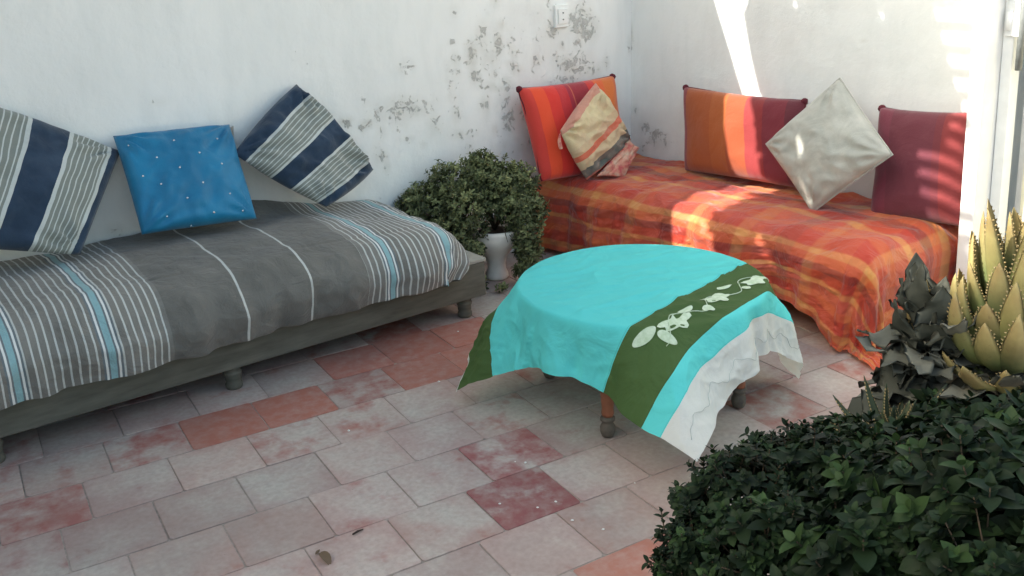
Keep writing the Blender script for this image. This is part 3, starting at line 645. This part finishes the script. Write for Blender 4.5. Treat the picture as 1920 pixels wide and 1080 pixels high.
def cloth_pt(a, b, off=0.):
    """a along nA (towards the white hem), b along mB; cloth centre on table centre"""
    P = nA*a + mB*b; rho = P.length; th = atan2(P.y, P.x)
    q1 = a*.92+b*.38; q2 = -a*.38+b*.92
    wz = .011*max(0, ridge(q1*8+1.6*N(q1*2, q2*2, 1), q2*2.0, 2))**3 + .0035*N(q1*4, q2*4, 3) + .0060*max(0, ridge(q1*14+q2*2, q2*2.5, 9))**5 + .0005*N(q1*24, q2*12, 2)
    R0 = TR-.004; rr = .014
    if rho <= R0: z = TZ + wz*(1 if rho < R0-.05 else max(.1, (R0-rho)/.05)); r = rho; nv = Vector((0,0,1)); return TC + Vector((r*cos(th), r*sin(th), z)) + nv*off
    l = rho - R0; ph = radians(phi_at(math.degrees(th)))
    # integrate the steepening profile
    n = 14; r = R0; z = TZ + wz*.1
    for k in range(n):
        s_ = l*(k+.5)/n; an = ph*(1-exp(-s_/.007)) ; an = min(an + .10*s_, 1.5); r += cos(an)*l/n; z -= sin(an)*l/n
    lf = min(1, l/.16); comp = max(0, rho-r)
    fold = lf*(.026*sin(th*8+1.5*N(th, l*3, 2)) + .006*sin(th*21+2*N(th*2, l*3, 7)) + .002*sin(th*43+l*9))*min(1, comp/.10+.25)
    fold -= .045*lf*exp(-((math.degrees(th) % 360-287)/7)**2)
    fold += .012*lf*exp(-((math.degrees(th) % 360-322)/6)**2)
    th2 = th + .02*lf*sin(th*5+1)
    wr = (.006*max(0, ridge(a*9+b*4, b*6-a*2, 6))**2 + .004*max(0, ridge(a*15-b*9, b*13+a*3, 4))**3)*lf + .003*N(a*14, b*14, 2)*lf
    for cb2 in (-.16, .18): wr += .004*exp(-((b-cb2)/.004)**2)*lf
    # corners curl up a little
    cd = min(hypot(a-sx*HS, b-sy*HS) for sx in (-1, 1) for sy in (-1, 1))
    p = TC + Vector(((r+fold+wr)*cos(th2), (r+fold+wr)*sin(th2), z+wr*.4))
    outn = Vector((cos(th2)*sin(ph), sin(th2)*sin(ph), cos(ph))); p += outn*off
    p.z = max(p.z, .012 + .004*abs(N(a*20, b*20, 1)))
    return p
def mat_cloth():
    n = NT("turquoise_banded_cotton"); uv = n.coord('UV'); sx = n.add("ShaderNodeSeparateXYZ"); n.l(uv, sx.inputs[0])
    x = sx.outputs[0]
    tq, gr, wh = srgb(104, 230, 228), srgb(80, 108, 62), srgb(228, 232, 226)
    c = n.ramp(x, [(0, wh), (.010, gr), (.150, tq), (.668, gr), (.826, tq), (.888, wh)], 'CONSTANT')
    sm = None
    for e in (.150, .668, .826, .888):
        b = n.math('LESS_THAN', n.math('ABSOLUTE', n.math('SUBTRACT', x, e)), .0013); sm = b if sm is None else n.math('MAXIMUM', sm, b)
    c = n.mix(n.math('MULTIPLY', sm, .35), c, n.mix(.5, c, BLK))
    v = n.coord(); wv = n.noise(v, 420, 2); c2 = n.mix(.10, c, n.mix(wv, (.2,.2,.2,1), WHT), 'OVERLAY'); n.col(c2); n.rough(.75); n.spec(.25)
    w1 = n.noise(n.mapping(v, (1, 1, 1), (0, 0, .5)), 7, 5, .5, 1.0); n.bump(n.math('ADD', w1, n.math('MULTIPLY', wv, .03)), .7, .030)
    n.translucent(.38, c2); return n.m
NC = 200; V, U = [], []
for j in range(NC+1):
    for i in range(NC+1):
        a = -HS+2*HS*i/NC; b = -HS+2*HS*j/NC; V.append(cloth_pt(a, b)); U.append((i/NC, j/NC))
cl = empty("tablecloth", TC+Vector((0,0,TZ)), "turquoise square tablecloth with green leaf-print and white bands over the round table", "tablecloth")
mesh_obj("cloth", V, grid_faces(NC, NC), mat_cloth(), cl, uvs=U)
# leaf print in the green band (thin painted shapes following the cloth)
n = NT("pale_leaf_paint"); n.col(n.ramp(n.noise(n.coord(), 60, 3), [(.3, srgb(160,182,150)), (.7, srgb(190,205,184))])); n.rough(.8); M_LEAFP = n.m
def leafprint(ca, cb_, L, Wd, rot, kind=0):
    V, Fc = [cloth_pt(ca, cb_, .0028)], []; n = 28
    for k in range(n):
        t = 2*pi*k/n; r = 1.0
        if kind == 1: r = 1+.20*cos(5*t+.5)+.10*cos(3*t)+.05*cos(9*t)
        x = L*.5*cos(t)*r; y = Wd*.5*sin(t)*(1-.25*cos(t))*r; V.append(cloth_pt(ca+x*cos(rot)-y*sin(rot), cb_+x*sin(rot)+y*cos(rot), .0028))
    Fc = [(0, 1+k, 1+(k+1) % n) for k in range(n)]; mesh_obj("leaf_print", V, Fc, M_LEAFP, cl)
def inv_cloth(x, y):
    best = None
    for i in range(61):
        for j in range(61):
            a = .1+.5*i/60; b = -.55+1.1*j/60; p = cloth_pt(a, b); d = p-Vector((0,0,CAM_H)); k = d.dot(fwd)
            e = (960+F_PX*d.dot(R2)/k-x)**2+(540-F_PX*d.dot(U2)/k-y)**2
            if best is None or e < best[0]: best = (e, a, b)
    return best
PR = [(1205,634,.040,.090,.25,0),(1252,636,.070,.034,.0,0),(1269,602,.062,.115,.1,1),(1286,581,.022,.062,.2,0),(1330,581,.042,.036,.2,0),(1344,559,.062,.115,.1,1),(1359,541,.022,.070,.2,0),(1400,540,.03,.03,.4,0),(1416,527,.055,.10,.1,1)]

for (x, y, L_, W_, rot, kd) in PR:
    e_, a_, b_ = inv_cloth(x, y); leafprint(a_, b_, L_, W_, rot, kd)

def tube_on_cloth(pts, rad, name, mat):
    g = MB(); g.tube([cloth_pt(a, b, .0025) for a, b in pts], rad, 5); g.obj(name, mat, cl, smooth=True)
M_THREAD = mat_simple("grey_thread", srgb(186, 194, 190), .8, 50, .1)
tube_on_cloth([(.535+.014*sin(k*.42)+.004*sin(k*1.3), -.57+k*.0105) for k in range(108)], .0009, "wavy_stitching", M_THREAD)
tube_on_cloth([(.30+.03*sin(k*.35), -.34+k*.0118) for k in range(60)], .0016, "leaf_stalk", M_LEAFP)
# ------------------------------------------------------------------ foliage helpers
def leaf_strip(V, F, A, base, d, up, L, Wd, curl, lv, fold=.35, rows=4, shape=1.0):
    """pointed oval leaf: 3 columns, rows+1 rings"""
    d = d.normalized(); side = d.cross(up).normalized(); nrm = side.cross(d).normalized(); b = len(V); p = Vector(base); ang = 0
    for k in range(rows+1):
        t = k/rows; w = Wd*.5*(sin(pi*min(1, (t*.93+.07)**shape)))**.8 if k < rows else 0.0
        dd = d*cos(ang)+nrm*sin(ang); nn = nrm*cos(ang)-d*sin(ang)
        V += [p-side*w+nn*w*fold, p, p+side*w+nn*w*fold]; A += [lv]*3
        p = p + dd*(L/rows); ang -= curl/rows
    for k in range(rows):
        i = b+k*3; F += [(i, i+1, i+4, i+3), (i+1, i+2, i+5, i+4)]
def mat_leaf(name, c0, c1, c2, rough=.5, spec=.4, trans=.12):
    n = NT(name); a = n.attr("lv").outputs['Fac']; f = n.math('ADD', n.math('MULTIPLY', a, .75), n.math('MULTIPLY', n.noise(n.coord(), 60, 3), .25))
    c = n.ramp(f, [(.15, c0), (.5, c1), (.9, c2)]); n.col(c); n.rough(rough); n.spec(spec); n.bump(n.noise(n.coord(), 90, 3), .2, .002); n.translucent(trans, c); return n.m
def pix(x, y, dist):
    d = (R2*(x-960)/F_PX + U2*(540-y)/F_PX + fwd).normalized(); return Vector((0,0,CAM_H)) + d*dist
def rdir(rg): 
    while True:
        v = Vector((rg.uniform(-1,1), rg.uniform(-1,1), rg.uniform(-1,1)))
        if .1 < v.length < 1: return v.normalized()
# ------------------------------------------------------------------ potted trailing plant in the corner gap
pp_ = Vector((2.10, 3.775, 0))
urn = empty("flower_pot", pp_, "white waisted plant pot on the floor between the grey daybed and the orange seat", "plant pot")
M_POT = mat_simple("cream_plaster", srgb(226, 218, 206), .85, 18, .08, .35, .004)
g = MB(); g.lathe(pp_+Vector((0,0,.004)), [(.052, 0), (.056, .006), (.054, .022), (.045, .045), (.043, .07), (.050, .10), (.068, .13), (.096, .165), (.116, .20), (.122, .23), (.124, .25), (.116, .252), (.10, .235), (.03, .225)], 40); g.obj("urn", M_POT, urn, smooth=True)
M_SOIL = mat_simple("soil", srgb(70, 56, 44), .95, 60, .3)
g = MB(); g.lathe(pp_, [(.10, .232), (.06, .240), (.005, .242)], 24); g.obj("soil", M_SOIL, urn, smooth=True)
rg = random.Random(5); V, F_, A = [], [], []
pl = empty("trailing_plant", pp_+Vector((0,0,.24)), "bushy dark olive trailing plant spilling over the white pot by the daybed", "plant")
BL = [(800,392,42,.0),(848,352,44,.0),(905,335,40,.0),(948,352,46,.0),(985,390,30,-.03),(868,400,48,-.07),(925,362,36,-.04),(962,392,24,-.08),(985,432,26,-.06),(990,470,19,-.06),(985,508,12,-.06),(838,445,38,-.10),(866,488,28,-.12),(882,530,20,-.10),(886,470,13,-.14),(972,345,28,.0),(775,385,20,.0),(900,310,18,.02),(940,548,6,-.1)]
dist0 = (pp_+Vector((0,0,.35))-Vector((0,0,CAM_H))).length
stems = MB()
for (x, y, r, dd) in BL:
    c = pix(x, y, dist0+dd); R_ = r*dist0/F_PX
    for k in range(int(5.0*r)+12):
        n_ = rdir(rg); rr = R_*rg.uniform(.55, 1.04)*(1 + .35*N(n_.x*2.5+x, n_.y*2.5+y, n_.z*2.5))
        p = c + Vector((n_.x*rr*1.05, n_.y*rr*1.1, n_.z*rr))
        if (p-Vector((CX,CY,0))).dot(nL) < .02 or p.z < .012: continue
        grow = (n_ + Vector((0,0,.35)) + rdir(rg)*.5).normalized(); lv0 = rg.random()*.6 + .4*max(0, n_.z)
        for q in range(7):
            a = q*2.4; sd_ = grow.orthogonal().normalized(); sd_ = Matrix.Rotation(a+rg.random(), 3, grow) @ sd_
            dl = (sd_*1.0+grow*rg.uniform(.3, 1.1)).normalized()
            leaf_strip(V, F_, A, p+grow*.004*q, dl, grow, rg.uniform(.016, .030), rg.uniform(.008, .013), rg.uniform(-.3, 1.2), min(1, max(0, lv0+rg.uniform(-.2, .2))), rows=3)
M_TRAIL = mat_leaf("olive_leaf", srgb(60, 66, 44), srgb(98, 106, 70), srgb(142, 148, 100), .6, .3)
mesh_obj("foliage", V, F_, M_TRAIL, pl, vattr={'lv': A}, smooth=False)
for k in range(26):
    a = rg.uniform(0, 2*pi); e_ = Vector((cos(a)*rg.uniform(.08,.2), sin(a)*rg.uniform(.08,.16), rg.uniform(-.05, .26))); b_ = pp_+Vector((0,0,.24))
    if (b_+e_-Vector((CX,CY,0))).dot(nL) < .03: continue
    stems.tube([b_, b_+e_*.4+Vector((0,0,.07)), b_+e_*.8+Vector((0,0,.04)), b_+e_], [.004, .003, .0022, .0015], 5)
stems.obj("stems", mat_simple("woody_stem", srgb(88, 76, 60), .8), pl, smooth=True)
# ------------------------------------------------------------------ pier, gate and things at the right edge
M_WHITE = mat_simple("white_limewash", (.80, .80, .78, 1), .85, 14, .05, .3, .004)
M_WHITE2 = mat_simple("white_enamel", (.78, .79, .78, 1), .5, 20, .05, .2, .002)
def leanbox(s0, s1, t0, t1, z0, z1, lean, name, mat, parent=None, bev=.006, **k):
    g = MB(); g.box(W(s1, t0, z0), ex(s1-s0), nL*(t1-t0), Vector((0,0,z1-z0)) + lean*(z1-z0)); return g.obj(name, mat, parent, bev=bev, **k)
lean = nR*0 + (-Vector((R2.x, R2.y, 0)))*.052
pier = empty("gate_post", W(.12, 2.03, 0), "tall white pier at the right end of the wall, lit on one side", "post")
leanbox(.03, .155, 2.005, 2.062, .0, 2.3, lean, "shaft", M_WHITE, pier, .006)
leanbox(-.02, .045, 2.064, 2.105, .0, 2.3, lean, "door_stop", M_WHITE2, pier, .004)
gate = empty("garden_gate", W(-.05, 2.6, 0), "white sheet metal gate leaf glaring in the sun at the right edge", "gate")
g = MB(); c0 = W(-.05, 2.135, .05); prof = []
gw, gh, rc = 1.1, 1.12, .07
for k in range(9): a = pi/2*k/8; prof.append((rc-rc*cos(a), gh-rc+rc*sin(a)))
prof = [(0, 0)] + prof + [(gw, gh), (gw, 0)]
n_ = len(prof); b = 0
g.v = [c0 + nL*x + Vector((0,0,z)) + lean*z for x, z in prof] + [c0 + nL*x + Vector((0,0,z)) + lean*z - nR*.025 for x, z in prof]
g.f = [tuple(range(n_)), tuple(range(2*n_-1, n_-1, -1))] + [(k, n_+k, n_+(k+1) % n_, (k+1) % n_) for k in range(n_)]
mcream = mat_simple("cream_enamel", srgb(226, 222, 196), .5, 8, .06); g.obj("leaf_panel", mcream, gate)
for q in range(4):
    g = MB(); g.box(W(-.044, 2.23+.2*q, .06), nR*-.010, nL*.02, Vector((0,0,gh-.06))+lean*(gh-.06)); g.obj("rib", mcream, gate)
leanbox(-.30, -.08, 2.10, 3.4, 0, 2.4, lean, "back_wall", M_WHITE, None)
bw = bpy.data.objects["back_wall"]; bw.name = "garden_wall"; tag(bw, "white garden wall beyond the gate at the right edge", "wall")
hs = empty("wall_shade_box", W(-.03, 2.22, 1.2), "grey box standing in for shaded wall above the gate in the top right corner", "wall box")  # its grey colour stands in for wall lying in shade
leanbox(-.07, .03, 2.145, 2.40, 1.205, 1.36, lean, "box_body", M_DKGREY, hs, .005)
g = MB(); p0 = W(.045, 2.13, 1.0)+lean*1.0; g.tube([p0, p0+Vector((0,0,.33))+lean*.33], .012, 10); g.obj("conduit", M_DKGREY, hs, smooth=True)
hin = empty("hinge", W(.045, 2.10, 1.1), "small white painted hinge on the pier above the gate", "hinge")
for dz in (.0, .12):
    g = MB(); p0 = W(.055, 2.085, 1.14+dz)+lean*(1.14+dz); g.tube([p0, p0+Vector((0,0,.07))], .012, 10); g.obj("knuckle", M_WHITE2, hin, smooth=True)
g = MB(); p0 = W(.05, 2.075, 1.12)+lean*1.12; g.box(p0, nR*.006, nL*.055, (0,0,.22)); g.obj("plate", M_WHITE2, hin, bev=.002)
# grey block behind the aloe
gb = at(1893, 800, 0)
g = MB(); rx = Vector((R2.x, R2.y, 0)).normalized(); ry = Vector((-rx.y, rx.x, 0)); g.box(gb, rx*.4, ry*.4, (0,0,.34)); o = g.obj("concrete_block", mat_simple("grey_concrete", srgb(120, 124, 124), .9, 12, .15), None, bev=.012)
tag(o, "low grey concrete block at the right edge behind the spiny aloe", "block")
# ------------------------------------------------------------------ aloe
def mat_aloe():
    n = NT("aloe_leaf"); a = n.attr("lv").outputs['Fac']; t = n.attr("lt").outputs['Fac']; nz = n.noise(n.coord(), 22, 4)
    g_ = n.ramp(a, [(0, srgb(84, 94, 62)), (.5, srgb(112, 122, 76)), (1, srgb(142, 142, 88))]); tip = n.ramp(nz, [(.3, srgb(160, 128, 86)), (.7, srgb(176, 158, 106))])
    c = n.mix(n.ramp(n.math('ADD', t, n.math('MULTIPLY', nz, .35)), [(.45, BLK), (1.05, (.75,)*3+(1,))]), g_, tip); sc_ = n.ramp(n.noise(n.coord(), 70, 5, .7), [(.60, BLK), (.72, WHT)]); c = n.mix(n.math('MULTIPLY', sc_, .45), c, srgb(110, 82, 56)); n.col(c); n.rough(.55); n.spec(.3); n.bump(n.noise(n.coord(), 40, 5), .4, .004); return n.m
M_ALOE = mat_aloe()
M_TEETH = mat_simple("aloe_tooth", srgb(160, 140, 98), .5, 20, .1)
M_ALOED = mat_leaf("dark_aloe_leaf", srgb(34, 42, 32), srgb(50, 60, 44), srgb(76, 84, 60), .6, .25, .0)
M_DRY = mat_leaf("dried_aloe", srgb(66, 68, 60), srgb(94, 95, 86), srgb(126, 125, 113), .75, .2, .0)
def aloe_leaf(V, F_, A, T, TV, TF, base, az, el0, el1, L, Wd, th, lv, rg, dried=False, teeth=True, seg=10, tsc=1.0):
    p = Vector(base); out = Vector((cos(az), sin(az), 0)); side = Vector((-sin(az), cos(az), 0)); b = len(V); NR_ = 8; tw = rg.uniform(-.2, .2)
    for k in range(seg+1):
        t = k/seg; el = el0+(el1-el0)*t**.8; d = out*cos(el)+Vector((0,0,1))*sin(el); nn = -out*sin(el)+Vector((0,0,1))*cos(el)
        sd2 = (side*cos(tw*t)+nn*sin(tw*t)); w = Wd*.5*(1-t**3.0)**.85*(.72+.28*(1-t)) + .0008; hh = th*(1-t)**.7 + .0008
        if dried: w *= 1+.25*sin(k*1.7+lv*20); sd2 = (sd2 + nn*.5*sin(k*1.3+lv*9)).normalized()
        for q in range(NR_):
            a = 2*pi*q/NR_; x = cos(a)*w; y = sin(a)
            yy = y*hh*.5 if y < 0 else -y*hh*.18   # concave upper face
            yy += (abs(cos(a))**2)*hh*.45
            cr = .006*N(t*5+lv*50, a, 2) if dried else 0
            V.append(p + sd2*x + nn*(yy+cr)); A.append(lv); T.append(t)
        if teeth and 0 < k < seg:
            for sg in (1, -1):
                for h in ((0, .5) if k < seg-1 else (0,)):
                    tp = p + d*(L/seg)*h + sd2*sg*w*(1-.04*h) + nn*hh*.4; b3 = len(TV); ln = .0062*(1-.45*t)*tsc*rg.uniform(.5, 1.25)
                    TV += [tp - d*.0028, tp + d*.0028, tp + nn*.002, tp - nn*.002, tp + sd2*sg*ln + d*ln*.5]
                    TF += [(b3, b3+2, b3+4), (b3+2, b3+1, b3+4), (b3+1, b3+3, b3+4), (b3+3, b3, b3+4)]
        if k < seg: p = p + d*(L/seg)
    for k in range(seg):
        for q in range(NR_): F_.append((b+k*NR_+q, b+k*NR_+(q+1) % NR_, b+(k+1)*NR_+(q+1) % NR_, b+(k+1)*NR_+q))
    F_.append(tuple(b+seg*NR_+q for q in range(NR_)))
def aloe(name, base, scale, rings, dry, label, seed, trunk, mat=None):
    rg = random.Random(seed); e = empty(name, Vector((base.x, base.y, base.z-trunk)), label, "aloe")
    V, F_, A, T, TV, TF = [], [], [], [], [], []
    for (n, el0, el1, L, Wd, zoff, rad0) in rings:
        ph = rg.random()*6
        for k in range(n):
            az = ph+2*pi*k/n+rg.uniform(-.15, .15); L2 = L*scale*rg.uniform(.68, 1.25)
            aloe_leaf(V, F_, A, T, TV, TF, base+Vector((cos(az), sin(az), 0))*rad0*scale+Vector((0,0,zoff*scale)), az, radians(el0+rg.uniform(-9, 9)), radians(el1+rg.uniform(-16, 12)), L2, Wd*scale*rg.uniform(.75, 1.1), .026*scale, rg.random(), rg, tsc=scale**2)
    mesh_obj("leaves", V, F_, mat or M_ALOE, e, vattr={'lv': A, 'lt': T}); mesh_obj("teeth", TV, TF, M_TEETH, e, smooth=False)
    if dry:
        V, F_, A, T, TV, TF = [], [], [], [], [], []
        for (n, el0, el1, L, Wd, zoff) in dry:
            for k in range(n):
                az = 2*pi*k/n+rg.uniform(-.3, .3)
                aloe_leaf(V, F_, A, T, TV, TF, base+Vector((0,0,(zoff+rg.uniform(-.03,.03))*scale)), az, radians(el0+rg.uniform(-12, 12)), radians(el1+rg.uniform(-25, 25)), L*scale*rg.uniform(.7, 1.2), Wd*scale*rg.uniform(.8, 1.2), .006*scale, rg.random(), rg, True, False)
        mesh_obj("dried_leaves", V, F_, M_DRY, e, vattr={'lv': A, 'lt': T}); pass
    g = MB(); g.lathe(base-Vector((0,0,trunk)), [(.022*scale, 0), (.03*scale, trunk*.3), (.034*scale, trunk*.8), (.02*scale, trunk+.02)], 12); g.obj("trunk", M_DRY, e, smooth=True); return e
ab = pix(1896, 672, 2.10)
aloe("aloe_plant", ab, 1.0, [(6, 84, 92, .15, .058, .16, .02), (9, 76, 92, .15, .060, .13, .05), (12, 64, 94, .15, .062, .09, .07), (14, 50, 98, .15, .064, .05, .08), (15, 20, 96, .16, .066, .01, .07), (14, -10, 70, .16, .066, -.03, .05)],
     [(15, -5, 30, .20, .085, -.04), (17, -15, 0, .23, .09, -.08), (17, -30, -50, .22, .09, -.13), (15, -35, -80, .20, .085, -.18), (13, -10, -60, .16, .07, -.22)], "large toothed aloe with sunlit yellow-green tips and grey dried lower leaves at the right edge", 4, .30)
pt = empty("planter", Vector((ab.x, ab.y, 0)), "dark round planter under the large aloe", "planter")
zt = ab.z-.30; g = MB(); g.lathe(Vector((ab.x, ab.y, .003)), [(.10, 0), (.13, .06), (.15, zt-.04), (.16, zt-.03), (.16, zt), (.145, zt), (.14, zt-.03), (.01, zt-.025)], 32); g.obj("pot_body", mat_simple("dark_terracotta", srgb(92, 66, 54), .85, 10, .2), pt, smooth=True)
a2 = pix(1672, 850, 1.93)
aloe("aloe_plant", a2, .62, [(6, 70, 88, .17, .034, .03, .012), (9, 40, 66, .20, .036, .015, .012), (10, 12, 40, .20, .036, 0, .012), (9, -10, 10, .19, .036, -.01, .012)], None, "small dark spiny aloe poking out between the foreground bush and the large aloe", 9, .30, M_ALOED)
a3 = pix(1735, 672, 2.06)
aloe("aloe_plant", a3, .85, [(3, 60, 80, .10, .05, .03, .01)], [(8, 50, 85, .17, .10, .07), (10, 25, 60, .19, .11, .04), (12, 5, 10, .15, .12, 0), (13, -20, -40, .18, .12, -.06), (13, -30, -60, .17, .11, -.12), (12, -20, -70, .17, .11, -.18)], "withered grey aloe with curled dry leaves, left of the large aloe", 19, .40)
# ------------------------------------------------------------------ foreground bush
rg = random.Random(8); V, F_, A = [], [], []
BB = [(1395,965,120,1.78,.022),(1500,900,95,1.86,.023),(1330,1050,90,1.70,.022),(1600,940,140,1.78,.028),(1720,1010,180,1.66,.036),(1880,1010,190,1.60,.040),(1480,1080,150,1.66,.026),(1640,1120,170,1.60,.034),(1790,880,110,1.82,.036),(1890,860,95,1.80,.038),(1590,850,60,1.95,.024),(1440,860,42,1.92,.022),(1560,820,36,2.0,.022),(1700,870,70,1.9,.030),(1300,950,40,1.82,.020),(1245,1060,24,1.76,.020),(1900,1100,160,1.50,.040),(1760,800,50,2.0,.03)]
bush = empty("leafy_bush", Vector((1.22, .78, 0)), "dense dark green glossy-leaved bush filling the lower right foreground", "bush")
st = MB(); bc = Vector((1.22, .78, .28))
for (x, y, r, dist, ls) in BB:
    c = pix(x, y, dist); R_ = r*dist/F_PX; dens = int(min(520, 1.15*(R_/ls)**2*13)) + 14
    for k in range(dens):
        n_ = rdir(rg)
        if n_.dot(-fwd) < -.35 and n_.z < .2: continue
        rr = R_*rg.uniform(.72, 1.03) if k % 3 else R_*rg.uniform(.45, .8); p = c+n_*rr
        grow = (n_*.9+Vector((0,0,.55))+rdir(rg)*.45).normalized(); szk = rg.choice([.7, .9, 1, 1, 1.15]); lv0 = rg.random()**2.2 + (.12 if rg.random() < .05 else 0)
        base_o = grow.orthogonal().normalized(); a0_ = rg.random()*6
        if rg.random() < .5: st.tube([p-grow*ls*2.2, p+grow*ls*.3], [.0018, .0012], 4)
        for q in range(4):
            for h in (0, 1):
                sd_ = Matrix.Rotation(a0_+q*pi/2+h*pi, 3, grow) @ base_o; up_ = .15+.42*q*.9
                dl = (sd_+grow*up_).normalized(); sz = ls*(1.15-.22*q)*rg.uniform(.65, 1.3)*szk
                leaf_strip(V, F_, A, p+grow*(ls*.22*q-.3*ls), dl, grow, sz, sz*rg.uniform(.52, .68), rg.uniform(-.2, .9), min(1, max(0, lv0*.8+.06*q+rg.uniform(-.06, .08))), fold=.28, rows=5, shape=.8)
for k in range(40):
    x, y, r, dist, ls = rg.choice(BB); e_ = pix(x, y, dist); m_ = (bc+e_)/2+Vector((0,0,.04)); st.tube([bc-Vector((0,0,.05)), m_, e_], [.008, .005, .003], 5)
for (x0, y0, x1, y1, d_) in ((1290,1070,1215,1055,1.74),(1255,1045,1240,960,1.80),(1300,930,1262,925,1.85),(1440,850,1400,815,1.92)):
    p0, p1 = pix(x0, y0, d_), pix(x1, y1, d_+.01); st.tube([p0, p1], [.002, .0012], 5)
    for k in range(9):
        p = p0.lerp(p1, k/8); g_ = (p1-p0).normalized(); sd_ = Matrix.Rotation(k*1.57, 3, g_) @ g_.orthogonal().normalized()
        for sg in (1, -1): leaf_strip(V, F_, A, p, (sd_*sg+g_*.7), Vector((0,0,1)), .018, .009, .5, .3, rows=4)
mesh_obj("foliage", V, F_, mat_leaf("glossy_dark_leaf", srgb(22, 33, 19), srgb(34, 49, 29), srgb(62, 84, 46), .55, .15, .08), bush, vattr={'lv': A})
st.obj("stems", mat_simple("brown_stem", srgb(74, 62, 48), .8), bush, smooth=True)
bp = empty("planter", Vector((1.22, .78, 0)), "wide round terracotta planter under the leafy foreground bush", "planter")
g = MB(); g.lathe(Vector((1.22, .78, .003)), [(.14, 0), (.17, .05), (.20, .20), (.215, .21), (.215, .25), (.195, .25), (.19, .22), (.01, .225)], 40); g.obj("pot_body", mat_simple("terracotta_pot", srgb(140, 84, 62), .85, 10, .2), bp, smooth=True)
# ------------------------------------------------------------------ small litter on the floor
V, F_, A = [], [], []
lp = at(618, 1042, .012); dl = (at(650, 1085, .01)-at(600, 1035, .01)).normalized()
leaf_strip(V, F_, A, at(600, 1037, .008), dl+Vector((0,0,.25)), Vector((0,0,1)), .062, .026, 1.0, .4, fold=.6, rows=6)
leaf_strip(V, F_, A, at(592, 1040, .006), (at(610, 1020, .01)-at(592, 1040, .01)), Vector((0,0,1)), .022, .010, -.3, .2, fold=.5, rows=4)
o = mesh_obj("dry_leaf", V, F_, mat_leaf("dry_brown_leaf", srgb(84, 72, 60), srgb(120, 100, 80), srgb(150, 122, 90), .7, .2, .1), vattr={'lv': A}); tag(o, "curled dry brown leaf lying on the tiles at the bottom of the view", "leaf")
g = MB(); a_, b_ = at(661, 1002, .006), at(681, 992, .006); g.tube([a_, a_.lerp(b_, .5)+Vector((0,0,.002)), b_], [.0022, .003, .0015], 6); tag(g.obj("twig", mat_simple("dark_twig", srgb(64, 50, 44), .8), None, smooth=True), "short dark twig in a tile joint near the dry leaf", "twig")
M_CHIP = mat_simple("white_chip", srgb(225, 224, 218), .8, 30, .05); chip0 = None
rg = random.Random(2); GP = "tiny white plaster chips scattered on the tiles"
for (x, y) in ((654,808),(966,866),(985,868),(1073,976),(1131,993),(1042,941),(937,945),(859,622),(823,716),(1008,952),(1190,906)):
    p = at(x, y, .0045); s_ = rg.uniform(.7, 1.3)
    if chip0 is None:
        g = MB(); g.lathe((0,0,0), [(.002, 0), (.0036, .0012), (.0018, .003)], 7); chip0 = g.obj("plaster_chip", M_CHIP, None, smooth=False, origin=(0,0,0)); o = chip0
    else: o = chip0.copy(); sc.collection.objects.link(o)
    o.location = p; o.scale = (s_, s_*1.2, s_); o.rotation_euler.z = rg.random()*3; tag(o, "tiny white plaster chip lying on the floor tiles", "chip", GP)
